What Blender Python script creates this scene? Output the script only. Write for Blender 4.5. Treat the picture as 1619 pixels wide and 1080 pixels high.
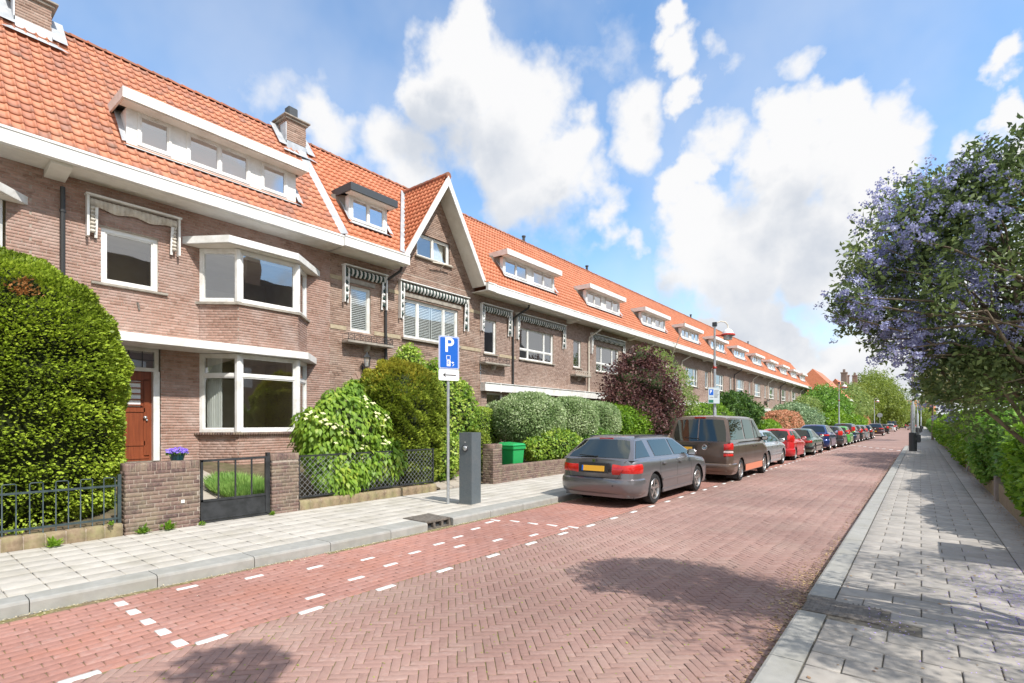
import bpy, bmesh, math, random
import numpy as np
from mathutils import Vector, Matrix, Euler
random.seed(7); RNG=np.random.default_rng(7)
for o in list(bpy.data.objects): bpy.data.objects.remove(o)
SC=bpy.context.scene; COL=SC.collection
# ---------------------------------------------------------------- camera, sky, sun, exposure
F_PX=820.0; VX=1455.0; HOR=668.0; CXP=809.5; CAMH=1.75
TH=math.atan((VX-CXP)/F_PX); SN,CN=math.sin(TH),math.cos(TH)
cam_d=bpy.data.cameras.new('camera'); cam=bpy.data.objects.new('camera',cam_d); COL.objects.link(cam)
cam.location=(0,0,CAMH); cam.rotation_euler=(math.pi/2,0,TH)
cam_d.sensor_width=36; cam_d.lens=F_PX/1619*36; cam_d.shift_y=(HOR-540)/1619
cam_d.clip_start=0.05; cam_d.clip_end=3000
SC.camera=cam
def proj(x,y,z):
    d=-SN*x+CN*y; r=CN*x+SN*y
    if d<=0.05: return None
    return (CXP+F_PX*r/d, HOR-(z-CAMH)/d*F_PX)
def pdir(u,v):
    r=(u-CXP)/F_PX; w=(HOR-v)/F_PX
    return Vector((-SN+CN*r, CN+SN*r, w)).normalized()
EL=math.radians(50); AZ=math.radians(95)       # azimuth clockwise from +Y
sun_vec=Vector((math.sin(AZ)*math.cos(EL), math.cos(AZ)*math.cos(EL), math.sin(EL)))
sl=bpy.data.lights.new('sun','SUN'); sl.energy=4.2; sl.angle=math.radians(0.6); sl.color=(1.0,0.955,0.89)
so=bpy.data.objects.new('sun',sl); COL.objects.link(so); so.rotation_euler=sun_vec.to_track_quat('Z','Y').to_euler()
so.location=(20,-5,30)
W=bpy.data.worlds.new('World'); SC.world=W; W.use_nodes=True
nt=W.node_tree; nt.nodes.clear()
def nn(nt,t,**k):
    n=nt.nodes.new(t)
    for a,b in k.items(): setattr(n,a,b)
    return n
def setin(n,i,v):
    n.inputs[i].default_value=v
def link(nt,a,b): nt.links.new(a,b)
def math_n(nt,op,a,b=None,c=None,clamp=False):
    n=nn(nt,'ShaderNodeMath',operation=op); n.use_clamp=clamp
    for i,v in enumerate((a,b,c)):
        if v is None: continue
        if hasattr(v,'is_output') or hasattr(v,'links'): link(nt,v,n.inputs[i])
        else: n.inputs[i].default_value=v
    return n.outputs[0]
def maprange(nt,v,a,b,c=0.0,d=1.0,smooth=True):
    n=nn(nt,'ShaderNodeMapRange'); n.interpolation_type='SMOOTHSTEP' if smooth else 'LINEAR'
    link(nt,v,n.inputs[0])
    for i,x in enumerate((a,b,c,d)): n.inputs[i+1].default_value=x
    return n.outputs[0]
def mixc(nt,f,a,b,mode='MIX'):
    n=nn(nt,'ShaderNodeMix',data_type='RGBA'); n.blend_type=mode
    if hasattr(f,'links'): link(nt,f,n.inputs[0])
    else: n.inputs[0].default_value=f
    for i,v in ((6,a),(7,b)):
        if hasattr(v,'links'): link(nt,v,n.inputs[i])
        else: n.inputs[i].default_value=(v[0],v[1],v[2],1)
    return n.outputs[2]
SKYS=0.115
sky=nn(nt,'ShaderNodeTexSky'); sky.sky_type='NISHITA'; sky.sun_disc=False
sky.sun_elevation=EL; sky.sun_rotation=AZ; sky.air_density=1.0; sky.dust_density=0.9; sky.ozone_density=1.6
tc=nn(nt,'ShaderNodeTexCoord'); DIR=tc.outputs['Generated']
nz1=nn(nt,'ShaderNodeTexNoise'); setin(nz1,'Scale',7.0); setin(nz1,'Detail',9.0); setin(nz1,'Roughness',0.55); link(nt,DIR,nz1.inputs['Vector'])
nz2=nn(nt,'ShaderNodeTexNoise'); setin(nz2,'Scale',2.3); setin(nz2,'Detail',5.0); setin(nz2,'Roughness',0.55); link(nt,DIR,nz2.inputs['Vector'])
# cloud banks: (u,v) they are seen at, angular size, strength
BL=[(740,45,55,1),(735,110,85,1),(815,140,100,1),(770,215,105,1),(850,270,105,1),(890,220,60,1),(700,150,60,1),(800,300,70,.8),
 (545,205,60,.72),(620,225,75,.72),(640,280,60,.6),(580,270,50,.6),(1058,50,32,1),(1078,100,42,1),(1100,150,35,.95),(1180,85,60,.62),(1250,60,50,.6),(1150,70,40,.6),
 (1020,190,55,.7),(985,250,40,.62),(1240,190,55,1),(1290,165,50,1),(1310,240,100,1),(1250,300,90,1),(1380,270,66,1),(1340,330,95,1),
 (1200,390,110,1),(1300,410,100,1),(1110,410,75,.9),(1080,300,45,1),(1110,265,35,1),(1100,360,60,.95),(935,362,48,.95),(985,385,38,.7),(1150,230,55,.7),
 (1180,520,66,1),(1125,505,30,1),(1235,560,50,1),(1120,560,90,.66),(1330,590,80,.95),(1430,560,120,.85),(1345,500,90,.66),(1400,630,120,.9),(1600,95,38,1),(1625,150,40,1),
 (1560,235,42,.75),(1640,240,70,.9),(1400,165,55,.66),(1430,200,35,.62),(1250,110,40,.6),(1560,420,120,.9),(1600,600,160,.9),(300,150,30,.5),(1000,225,60,.74),(1335,150,45,.9),(1160,450,80,1),(930,300,60,.85),(1225,250,70,1),(1500,500,90,.9)]
def noisevec(sc,det,off=(0,0,0)):
    n=nn(nt,'ShaderNodeTexNoise'); setin(n,'Scale',sc); setin(n,'Detail',det); setin(n,'Roughness',.58); link(nt,DIR,n.inputs['Vector'])
    v=nn(nt,'ShaderNodeVectorMath',operation='SUBTRACT'); link(nt,n.outputs['Color'],v.inputs[0]); v.inputs[1].default_value=(.5,.5,.5); return v.outputs[0]
def addv(a,b,k):
    m=nn(nt,'ShaderNodeVectorMath',operation='MULTIPLY_ADD'); link(nt,b,m.inputs[0]); m.inputs[1].default_value=(k,k,k); link(nt,a,m.inputs[2]); return m.outputs[0]
WDIR=addv(addv(DIR,noisevec(4.5,5),.17),noisevec(17,6),.06)
UPV=nn(nt,'ShaderNodeVectorMath',operation='ADD'); link(nt,WDIR,UPV.inputs[0]); UPV.inputs[1].default_value=(.045,.0,.085)
dens=None; dup=None
for u,v,rp,stn in BL:
    d=pdir(u,v); rr=(d.angle(pdir(u+rp,v))+d.angle(pdir(u-rp,v))+d.angle(pdir(u,v+rp))+d.angle(pdir(u,v-rp)))/4
    vm=nn(nt,'ShaderNodeVectorMath',operation='DISTANCE'); link(nt,WDIR,vm.inputs[0]); vm.inputs[1].default_value=d
    q=maprange(nt,vm.outputs['Value'],0.0,rr*1.66,stn,0.0)
    dens=q if dens is None else math_n(nt,'SMOOTH_MAX',dens,q,0.12)
    if stn>.7 and rp>40:
        vm2=nn(nt,'ShaderNodeVectorMath',operation='DISTANCE'); link(nt,UPV.outputs[0],vm2.inputs[0]); vm2.inputs[1].default_value=d
        q2=maprange(nt,vm2.outputs['Value'],0.0,rr*1.66,stn,0.0); dup=q2 if dup is None else math_n(nt,'SMOOTH_MAX',dup,q2,0.12)
# unseen rest of the sky: scattered banks, cover raised to warm the ambient light
vb=nn(nt,'ShaderNodeVectorMath',operation='DISTANCE'); link(nt,DIR,vb.inputs[0]); vb.inputs[1].default_value=pdir(809,330)
outm=maprange(nt,vb.outputs['Value'],0.85,1.1)
gen=maprange(nt,nz2.outputs['Fac'],0.40,0.58,0,0.95)
gen=math_n(nt,'MULTIPLY',gen,outm)
dens=math_n(nt,'MAXIMUM',dens,gen)
nzz=math_n(nt,'SUBTRACT',nz1.outputs['Fac'],0.5)
edge=math_n(nt,'MULTIPLY_ADD',nzz,1.45,dens)
nzb=math_n(nt,'SUBTRACT',nz2.outputs['Fac'],0.5)
edge=math_n(nt,'MULTIPLY_ADD',nzb,0.25,edge)
mask=maprange(nt,edge,0.16,0.66)
veil=maprange(nt,nz2.outputs['Fac'],0.36,0.70,0.0,0.30)
mask=math_n(nt,'MAXIMUM',mask,veil)
sep=nn(nt,'ShaderNodeSeparateXYZ'); link(nt,DIR,sep.inputs[0])
hz=maprange(nt,sep.outputs[2],0.0,0.30,0.70,0.0,smooth=False)
# shade painted into the banks: grey where more cloud lies above and sunward
nz3=nn(nt,'ShaderNodeTexNoise'); setin(nz3,'Scale',5.0); setin(nz3,'Detail',6.0); setin(nz3,'Roughness',0.6)
off=nn(nt,'ShaderNodeVectorMath',operation='ADD'); link(nt,DIR,off.inputs[0]); off.inputs[1].default_value=(0.31,0.2,-0.05); link(nt,off.outputs[0],nz3.inputs['Vector'])
thick=maprange(nt,edge,0.62,1.05)
gr=maprange(nt,nz3.outputs['Fac'],0.36,0.60)
gmix=math_n(nt,'MULTIPLY',maprange(nt,math_n(nt,'MULTIPLY_ADD',nzz,.9,dup),.35,.95),math_n(nt,'MULTIPLY_ADD',gr,.5,.5))
ccol=mixc(nt,gmix,(6.3,6.3,6.35),(4.25,4.55,5.05))
blu=mixc(nt,1.0,sky.outputs[0],(1.36,1.71,1.86),'MULTIPLY')
skyc=mixc(nt,hz,blu,(5.7,6.4,7.0))
final=mixc(nt,mask,skyc,ccol)
bg=nn(nt,'ShaderNodeBackground'); link(nt,final,bg.inputs[0]); setin(bg,1,SKYS)
wo=nn(nt,'ShaderNodeOutputWorld'); link(nt,bg.outputs[0],wo.inputs[0])
SC.view_settings.view_transform='Standard'; SC.view_settings.look='None'; SC.view_settings.gamma=1; SC.view_settings.exposure=0.42
SC.view_settings.use_curve_mapping=False
SC.render.engine='CYCLES'

# ---------------------------------------------------------------- object helpers
def tag(o,label=None,cat=None,group=None,kind=None):
    if label: o['label']=label
    if cat: o['category']=cat
    if group: o['group']=group
    if kind: o['kind']=kind
    return o
def empty(name,loc,label,cat,group=None,rz=0):
    o=bpy.data.objects.new(name,None); o.location=loc; o.rotation_euler=(0,0,rz); o.empty_display_size=.2; COL.objects.link(o)
    return tag(o,label,cat,group)
def mobj(name,me,parent=None,loc=None):
    o=bpy.data.objects.new(name,me); COL.objects.link(o)
    if parent: o.parent=parent
    if loc: o.location=loc
    return o
class MB:
    def __init__(s): s.v=[]; s.f=[]; s.m=[]; s.cm=0
    def add(s,vs,fs):
        n=len(s.v); s.v+= [tuple(p) for p in vs]; s.f+=[tuple(i+n for i in f) for f in fs]; s.m+=[s.cm]*len(fs); return s
    def box(s,x0,x1,y0,y1,z0,z1):
        x0,x1=min(x0,x1),max(x0,x1); y0,y1=min(y0,y1),max(y0,y1); z0,z1=min(z0,z1),max(z0,z1)
        return s.add([(x0,y0,z0),(x1,y0,z0),(x1,y1,z0),(x0,y1,z0),(x0,y0,z1),(x1,y0,z1),(x1,y1,z1),(x0,y1,z1)],
          [(0,3,2,1),(4,5,6,7),(0,1,5,4),(1,2,6,5),(2,3,7,6),(3,0,4,7)])
    def quad(s,a,b,c,d): return s.add([a,b,c,d],[(0,1,2,3)])
    def prism(s,poly,a,b,axis='z'):
        n=len(poly)
        def P(p,t):
            return {'z':(p[0],p[1],t),'y':(p[0],t,p[1]),'x':(t,p[0],p[1])}[axis]
        return s.add([P(p,a) for p in poly]+[P(p,b) for p in poly],
            [tuple(range(n))[::-1],tuple(range(n,2*n))]+[(i,(i+1)%n,n+(i+1)%n,n+i) for i in range(n)])
    def bar(s,a,b,w,h=None,up=(0,0,1)):
        a=Vector(a);b=Vector(b);h=h or w; d=(b-a).normalized(); u=Vector(up)
        if abs(d.dot(u))>.98: u=Vector((1,0,0))
        r=d.cross(u).normalized()*w/2; t=r.cross(d).normalized()*h/2
        return s.add([a-r-t,a+r-t,a+r+t,a-r+t,b-r-t,b+r-t,b+r+t,b-r+t],[(0,3,2,1),(4,5,6,7),(0,1,5,4),(1,2,6,5),(2,3,7,6),(3,0,4,7)])
    def tube(s,pts,r,n=8,cap=True):
        pts=[Vector(p) for p in pts]; rs=r if isinstance(r,(list,tuple)) else [r]*len(pts); vs=[];fs=[]
        ref=None
        for i,p in enumerate(pts):
            d=(pts[min(i+1,len(pts)-1)]-pts[max(i-1,0)]).normalized()
            if ref is None: ref=Vector((0,0,1)) if abs(d.z)<.9 else Vector((1,0,0))
            a=d.cross(ref).normalized(); b=a.cross(d).normalized(); ref=b
            for k in range(n):
                t=2*math.pi*k/n; vs.append(p+(a*math.cos(t)+b*math.sin(t))*rs[i])
        for i in range(len(pts)-1):
            for k in range(n): fs.append((i*n+k,i*n+(k+1)%n,(i+1)*n+(k+1)%n,(i+1)*n+k))
        if cap: fs+= [tuple(range(n)),tuple(range((len(pts)-1)*n,len(pts)*n))[::-1]]
        return s.add(vs,fs)
    def lathe(s,prof,c=(0,0,0),axis='z',n=20):
        vs=[];fs=[];m=len(prof)
        for k in range(n):
            t=2*math.pi*k/n
            for r,h in prof:
                p={'z':(r*math.cos(t),r*math.sin(t),h),'x':(h,r*math.cos(t),r*math.sin(t)),'y':(r*math.cos(t),h,r*math.sin(t))}[axis]
                vs.append((p[0]+c[0],p[1]+c[1],p[2]+c[2]))
        for k in range(n):
            for i in range(m-1): fs.append((k*m+i,((k+1)%n)*m+i,((k+1)%n)*m+i+1,k*m+i+1))
        return s.add(vs,fs)
    def build(s,name,mat,parent=None,smooth=False,loc=None,bevel=0,mats=None,warp=None,auto=False):
        me=bpy.data.meshes.new(name); vs=s.v if warp is None else [warp(p) for p in s.v]
        me.from_pydata(vs,[],s.f)
        for m in (mats or [mat]): me.materials.append(m)
        if mats: me.polygons.foreach_set('material_index',s.m)
        if bevel:
            bm=bmesh.new(); bm.from_mesh(me); bmesh.ops.recalc_face_normals(bm,faces=bm.faces)
            bmesh.ops.bevel(bm,geom=[e for e in bm.edges if len(e.link_faces)==2 and e.calc_face_angle(0)>.5],offset=bevel,segments=2,affect='EDGES',clamp_overlap=True); bm.to_mesh(me); bm.free()
        if smooth:
            me.polygons.foreach_set('use_smooth',[True]*len(me.polygons))
            if auto: me.set_sharp_from_angle(angle=math.radians(38))
        me.validate(); me.update()
        return mobj(name,me,parent,loc)
def np_mesh(name,V,Fq,mat,mats=None,mi=None,smooth=False):
    """V (n,3), Fq (m,k) regular polygons"""
    me=bpy.data.meshes.new(name); V=np.asarray(V,dtype=np.float32); Fq=np.asarray(Fq,dtype=np.int32); m,k=Fq.shape
    me.vertices.add(len(V)); me.vertices.foreach_set('co',V.ravel())
    me.loops.add(m*k); me.loops.foreach_set('vertex_index',Fq.ravel())
    me.polygons.add(m); me.polygons.foreach_set('loop_start',np.arange(0,m*k,k,dtype=np.int32))
    for q in (mats or [mat]): me.materials.append(q)
    if mi is not None: me.polygons.foreach_set('material_index',np.asarray(mi,dtype=np.int32))
    if smooth: me.polygons.foreach_set('use_smooth',np.ones(m,dtype=bool))
    me.update(calc_edges=True); return me
def scatter(name,tmpl,M,mat,parent,top=0,score=None,smooth=False,stuffname=None,loc0=(0,0,0)):
    """copies of a template (V,F) by 4x4 matrices: the `top` best-scored are parts of their own, the rest one stuff part"""
    V,Fq=np.asarray(tmpl[0],float),np.asarray(tmpl[1]); M=np.asarray(M,float)
    if len(M)==0: return
    idx=np.arange(len(M)); 
    if top and score is not None:
        order=np.argsort(score); sel=[i for i in order[:top] if score[i]<1e8]; rest=np.setdiff1d(idx,np.array(sel,int))
        cache={}
        for i in sel:
            sc=np.linalg.norm(M[i][:3,:3],axis=0); key=tuple(np.round(sc,3))   # size goes into the shared mesh, objects keep scale 1
            if key not in cache: cache[key]=np_mesh(name,V*np.array(key),Fq,mat,smooth=smooth)
            T=M[i].copy(); T[:3,:3]=T[:3,:3]/sc
            o=bpy.data.objects.new(name,cache[key]); COL.objects.link(o)
            if parent: o.parent=parent
            o.matrix_basis=Matrix(T.tolist())
            if not parent: o['kind']='structure'
    else: rest=idx
    if len(rest):
        R=M[rest]; VV=np.einsum('nij,vj->nvi',R[:,:3,:3],V)+R[:,None,:3,3]
        FF=(Fq[None]+ (np.arange(len(R))*len(V))[:,None,None]).reshape(-1,Fq.shape[1])
        me=np_mesh(stuffname or name+'_field',VV.reshape(-1,3),FF,mat,smooth=smooth)
        o=mobj(stuffname or name+'_field',me,parent); o['kind']='stuff'; return o
def mat4(cols,t):
    m=np.eye(4); m[:3,0],m[:3,1],m[:3,2]=cols; m[:3,3]=t; return m
def wedge_brick(bev=.06,bz=.3):
    # unit block centred in x,y with top at z=0, chamfered; scaled by matrices
    V=[(-.5,-.5,-1),(.5,-.5,-1),(.5,.5,-1),(-.5,.5,-1),(-.5,-.5,-bz),(.5,-.5,-bz),(.5,.5,-bz),(-.5,.5,-bz),
       (-.5+bev,-.5+bev*1.6,0),(.5-bev,-.5+bev*1.6,0),(.5-bev,.5-bev*1.6,0),(-.5+bev,.5-bev*1.6,0)]
    F=[(8,9,10,11),(4,5,9,8),(5,6,10,9),(6,7,11,10),(7,4,8,11),(0,1,5,4),(1,2,6,5),(2,3,7,6),(3,0,4,7)]
    return V,F

# ---------------------------------------------------------------- materials
def pmat(name,col,rough=.6,metal=0,spec=.5,coat=0):
    m=bpy.data.materials.new(name); m.use_nodes=True; b=m.node_tree.nodes['Principled BSDF']
    b.inputs['Base Color'].default_value=(*col,1); b.inputs['Roughness'].default_value=rough; b.inputs['Metallic'].default_value=metal
    b.inputs['Specular IOR Level'].default_value=spec; b.inputs['Coat Weight'].default_value=coat
    return m
def nmat(name,cols,rough=.7,scale=8,bump=.0,bscale=60,spec=.4,island=False,dirt=None,dscale=1.2,metal=0,detail=6,coords='Object',stretch=None,darr=(.42,.68),wide=0):
    """procedural colour: noise between cols; optionally one value per loose piece; optional second stain colour"""
    m=bpy.data.materials.new(name); m.use_nodes=True; nt=m.node_tree; b=nt.nodes['Principled BSDF']
    gp_=nn(nt,'ShaderNodeNewGeometry'); vec=gp_.outputs['Position']   # world position: loose pieces and joined ones match
    if stretch:
        mp=nn(nt,'ShaderNodeMapping'); mp.inputs['Scale'].default_value=stretch; link(nt,vec,mp.inputs[0]); vec=mp.outputs[0]
    nz=nn(nt,'ShaderNodeTexNoise'); setin(nz,'Scale',scale); setin(nz,'Detail',detail); link(nt,vec,nz.inputs['Vector'])
    fac=nz.outputs['Fac']
    if island:
        g=nn(nt,'ShaderNodeNewGeometry'); oi=nn(nt,'ShaderNodeObjectInfo')
        r=math_n(nt,'FRACT',math_n(nt,'ADD',g.outputs['Random Per Island'],oi.outputs['Random']))
        fac=math_n(nt,'ADD',math_n(nt,'MULTIPLY',r,island),math_n(nt,'MULTIPLY',maprange(nt,fac,.3,.7),1-island))
    else: fac=maprange(nt,fac,.3,.7)
    cr=nn(nt,'ShaderNodeValToRGB'); link(nt,fac,cr.inputs[0]); e=cr.color_ramp.elements
    while len(e)<len(cols): e.new(.5)
    for i,c in enumerate(cols): e[i].position=i/(len(cols)-1); e[i].color=(*c,1)
    out=cr.outputs[0]
    if dirt:
        n2=nn(nt,'ShaderNodeTexNoise'); setin(n2,'Scale',dscale); setin(n2,'Detail',7); setin(n2,'Roughness',.65); 
        geo=nn(nt,'ShaderNodeNewGeometry'); link(nt,geo.outputs['Position'],n2.inputs['Vector'])
        out=mixc(nt,maprange(nt,n2.outputs['Fac'],darr[0],darr[1],0,dirt[1]),out,dirt[0])
    if wide:
        n4=nn(nt,'ShaderNodeTexNoise'); setin(n4,'Scale',.35); setin(n4,'Detail',3)
        geo=nn(nt,'ShaderNodeNewGeometry'); link(nt,geo.outputs['Position'],n4.inputs['Vector'])
        v=maprange(nt,n4.outputs['Fac'],.3,.7,1-wide,1+wide)
        cb=nn(nt,'ShaderNodeCombineXYZ'); [link(nt,v,cb.inputs[i]) for i in range(3)]
        out=mixc(nt,1.0,out,cb.outputs[0],'MULTIPLY')
    link(nt,out,b.inputs['Base Color']); setin(b,'Roughness',rough); setin(b,'Specular IOR Level',spec); setin(b,'Metallic',metal)
    if bump:
        n3=nn(nt,'ShaderNodeTexNoise'); setin(n3,'Scale',bscale); setin(n3,'Detail',6); link(nt,gp_.outputs['Position'],n3.inputs['Vector'])
        bp=nn(nt,'ShaderNodeBump'); setin(bp,'Strength',bump); setin(bp,'Distance',.01); link(nt,n3.outputs['Fac'],bp.inputs['Height']); link(nt,bp.outputs[0],b.inputs['Normal'])
    return m
def leafmat(name,cols,trans=.35,rough=.45,patch=None,pscale=1.5,k=1.75):
    cols=[tuple(min(.8,q*k) for q in c) for c in cols]
    m=bpy.data.materials.new(name); m.use_nodes=True; nt=m.node_tree; b=nt.nodes['Principled BSDF']; out=nt.nodes['Material Output']
    g=nn(nt,'ShaderNodeNewGeometry'); n1=nn(nt,'ShaderNodeTexNoise'); setin(n1,'Scale',pscale); setin(n1,'Detail',4); link(nt,g.outputs['Position'],n1.inputs['Vector'])
    f=math_n(nt,'ADD',math_n(nt,'MULTIPLY',g.outputs['Random Per Island'],.6),math_n(nt,'MULTIPLY',maprange(nt,n1.outputs['Fac'],.3,.7),.4))
    cr=nn(nt,'ShaderNodeValToRGB'); link(nt,f,cr.inputs[0]); e=cr.color_ramp.elements
    while len(e)<len(cols): e.new(.5)
    for i,c in enumerate(cols): e[i].position=i/(len(cols)-1); e[i].color=(*c,1)
    c=cr.outputs[0]
    if patch:
        n2=nn(nt,'ShaderNodeTexNoise'); setin(n2,'Scale',patch[1]); setin(n2,'Detail',3); link(nt,g.outputs['Position'],n2.inputs['Vector'])
        c=mixc(nt,maprange(nt,n2.outputs['Fac'],patch[2],patch[2]+.05),c,patch[0])
    link(nt,c,b.inputs['Base Color']); setin(b,'Roughness',rough); setin(b,'Specular IOR Level',.35)
    t=nn(nt,'ShaderNodeBsdfTranslucent'); link(nt,c,t.inputs[0]); mx=nn(nt,'ShaderNodeMixShader'); setin(mx,0,trans)
    link(nt,b.outputs[0],mx.inputs[1]); link(nt,t.outputs[0],mx.inputs[2]); link(nt,mx.outputs[0],out.inputs[0])
    return m
def glassmat(name,tint=(.92,.95,.93),ior=1.75,alpha=.35):
    m=bpy.data.materials.new(name); m.use_nodes=True; nt=m.node_tree; nt.nodes.clear(); out=nn(nt,'ShaderNodeOutputMaterial')
    tr=nn(nt,'ShaderNodeBsdfTransparent'); tr.inputs[0].default_value=(*tint,1)
    gl=nn(nt,'ShaderNodeBsdfGlossy'); gl.inputs['Roughness'].default_value=.015; gl.inputs['Color'].default_value=(.95,.97,1,1)
    lw=nn(nt,'ShaderNodeLayerWeight'); setin(lw,0,.5); fz=math_n(nt,'MULTIPLY',math_n(nt,'POWER',lw.outputs['Facing'],3.5),.85); nz=nn(nt,'ShaderNodeTexNoise'); setin(nz,'Scale',1.3); setin(nz,'Detail',1)
    tc=nn(nt,'ShaderNodeTexCoord'); link(nt,tc.outputs['Object'],nz.inputs['Vector'])
    bp=nn(nt,'ShaderNodeBump'); setin(bp,'Strength',.05); setin(bp,'Distance',.05); link(nt,nz.outputs['Fac'],bp.inputs['Height']); link(nt,bp.outputs[0],gl.inputs['Normal'])
    mx=nn(nt,'ShaderNodeMixShader'); link(nt,math_n(nt,'ADD',fz,alpha,clamp=True),mx.inputs[0]); link(nt,tr.outputs[0],mx.inputs[1]); link(nt,gl.outputs[0],mx.inputs[2]); link(nt,mx.outputs[0],out.inputs[0])
    return m
M={}
M['white']=nmat('white_paint',[(.78,.77,.74),(.84,.83,.80)],rough=.42,scale=3,dirt=((.50,.47,.40),.5),dscale=2.5,spec=.4)
M['soffit']=nmat('soffit_paint',[(.70,.66,.58),(.78,.75,.68)],rough=.6,scale=2,dirt=((.45,.40,.33),.3),dscale=1.8,stretch=(1,.3,1))
M['brick']=nmat('facade_brick',[(.22,.125,.09),(.31,.185,.14),(.36,.22,.17),(.385,.24,.19),(.44,.30,.245)],rough=.85,island=.62,scale=14,bump=.25,bscale=90,dirt=((.50,.40,.36),.42),dscale=1.6,wide=.1)
M['brick2']=nmat('brown_facade_brick',[(.14,.085,.06),(.24,.15,.11),(.31,.20,.15),(.35,.235,.18),(.43,.31,.25)],rough=.85,island=.65,scale=14,bump=.25,bscale=90,dirt=((.40,.33,.28),.35),dscale=1.5,wide=.1)
M['brick3']=nmat('far_facade_brick',[(.18,.115,.09),(.27,.18,.14),(.33,.225,.18),(.37,.26,.21),(.42,.31,.26)],rough=.85,island=.5,scale=8,dirt=((.42,.35,.30),.35),dscale=.8,wide=.12)
M['mortar']=nmat('mortar',[(.33,.27,.22),(.42,.36,.30)],rough=.95,scale=20)
M['gbrick']=nmat('garden_wall_brick',[(.075,.05,.045),(.13,.085,.075),(.19,.12,.10),(.22,.155,.12),(.28,.19,.155)],rough=.88,island=.6,scale=25,bump=.5,bscale=120,dirt=((.30,.27,.17),.45),dscale=3.5)
M['lowbrick']=nmat('low_wall_rollock_brick',[(.20,.14,.09),(.26,.19,.12),(.32,.24,.16)],rough=.9,island=.35,scale=20,bump=.5,bscale=100,dirt=((.28,.27,.12),.6),dscale=3)
M['tileA']=nmat('weathered_clay_tile',[(.33,.17,.125),(.44,.175,.105),(.52,.20,.11),(.55,.22,.12),(.57,.26,.16)],rough=.62,island=.75,scale=6,bump=.2,bscale=50,dirt=((.24,.15,.11),.6),dscale=2.6,darr=(.5,.72),coords='Object')
M['tileB']=nmat('orange_clay_tile',[(.44,.14,.065),(.54,.175,.08),(.59,.205,.10),(.60,.25,.13)],rough=.55,island=.55,scale=6,bump=.15,bscale=50,dirt=((.36,.12,.05),.4),dscale=2.2)
M['ridge']=nmat('ridge_tile',[(.22,.075,.045),(.42,.13,.06)],rough=.75,island=.7,scale=6,bump=.3,dirt=((.16,.13,.09),.6),dscale=5)
M['lead']=nmat('lead_flashing',[(.38,.40,.42),(.55,.56,.57)],rough=.5,scale=4,metal=.3,bump=.2,bscale=20)
M['stone']=nmat('sill_stone',[(.27,.24,.20),(.40,.36,.30)],rough=.85,scale=6,bump=.3)
M['band']=nmat('sandstone_band',[(.36,.29,.19),(.46,.38,.26)],rough=.85,scale=8)
M['glass']=glassmat('window_glass',alpha=.26)
M['glassdark']=glassmat('dormer_glass',alpha=.46)
M['room']=nmat('room_wall_paint',[(.50,.42,.28),(.60,.52,.38)],rough=.9,scale=1.5)
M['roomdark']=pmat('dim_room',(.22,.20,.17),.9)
M['curtain']=nmat('curtain_cloth',[(.76,.76,.72),(.84,.84,.81)],rough=.9,scale=4)
M['blind']=pmat('blind_slat',(.78,.78,.76),.5)
M['darkmetal']=nmat('black_painted_iron',[(.022,.024,.025),(.04,.042,.045)],rough=.45,scale=9,bump=.1)
M['fence']=nmat('grey_green_iron',[(.030,.048,.052),(.055,.078,.082)],rough=.5,scale=12)
M['zinc']=nmat('galvanised_steel',[(.42,.44,.45),(.55,.57,.58)],rough=.38,scale=12,metal=.6)
M['pipe']=pmat('dark_pipe',(.035,.035,.035),.5)
M['pipew']=pmat('cream_pipe',(.66,.60,.50),.5)
M['door']=nmat('varnished_door_wood',[(.18,.045,.018),(.27,.07,.027)],rough=.35,scale=3,stretch=(1,12,.6),spec=.5)
M['awn']=nmat('beige_canvas',[(.50,.45,.38),(.68,.63,.55)],rough=.9,scale=6)
M['awnG']=pmat('dark_green_canvas',(.035,.065,.055),.9); M['awnW']=pmat('white_canvas',(.72,.71,.68),.9)
M['slab']=nmat('concrete_slab',[(.40,.37,.325),(.47,.435,.385),(.52,.485,.43)],rough=.85,island=.55,scale=7,bump=.25,bscale=150,dirt=((.33,.30,.24),.5),dscale=2.2)
M['kerb']=nmat('concrete_kerb',[(.28,.275,.255),(.37,.36,.33)],rough=.85,island=.4,scale=9,bump=.3,bscale=150,dirt=((.27,.26,.22),.5),dscale=2.5)
M['paver']=nmat('grey_paver',[(.30,.275,.245),(.36,.33,.295),(.41,.38,.34)],rough=.82,island=.55,scale=10,bump=.3,bscale=160,dirt=((.24,.225,.20),.5),dscale=2.0)
M['joint']=nmat('joint_sand',[(.16,.12,.07),(.23,.18,.10)],rough=1,scale=25,dirt=((.20,.20,.04),.7),dscale=6)
M['joint2']=nmat('pavement_joint_sand',[(.11,.095,.08),(.2,.18,.14)],rough=1,scale=18,dirt=((.13,.07,.16),.0),dscale=2)
M['road']=nmat('clinker_brick',[(.245,.145,.118),(.285,.17,.142),(.30,.182,.152),(.315,.195,.165),(.35,.235,.20)],rough=.8,island=.6,scale=25,bump=.35,bscale=140,dirt=((.34,.25,.205),.4),dscale=1.0,wide=.17)
M['roadred']=nmat('red_clinker_brick',[(.28,.14,.112),(.335,.17,.137),(.36,.187,.153),(.38,.235,.20)],rough=.8,island=.55,scale=20,bump=.35,bscale=140,dirt=((.38,.165,.115),.55),dscale=1.6,wide=.14)
M['roadfar']=nmat('road_surface',[(.28,.17,.142),(.31,.195,.165)],rough=.85,scale=6,dirt=((.34,.25,.205),.4),dscale=.8,wide=.06)
M['mark']=nmat('white_marking_stone',[(.62,.61,.58),(.72,.71,.68)],rough=.7,scale=20,bump=.2,bscale=120)
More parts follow.
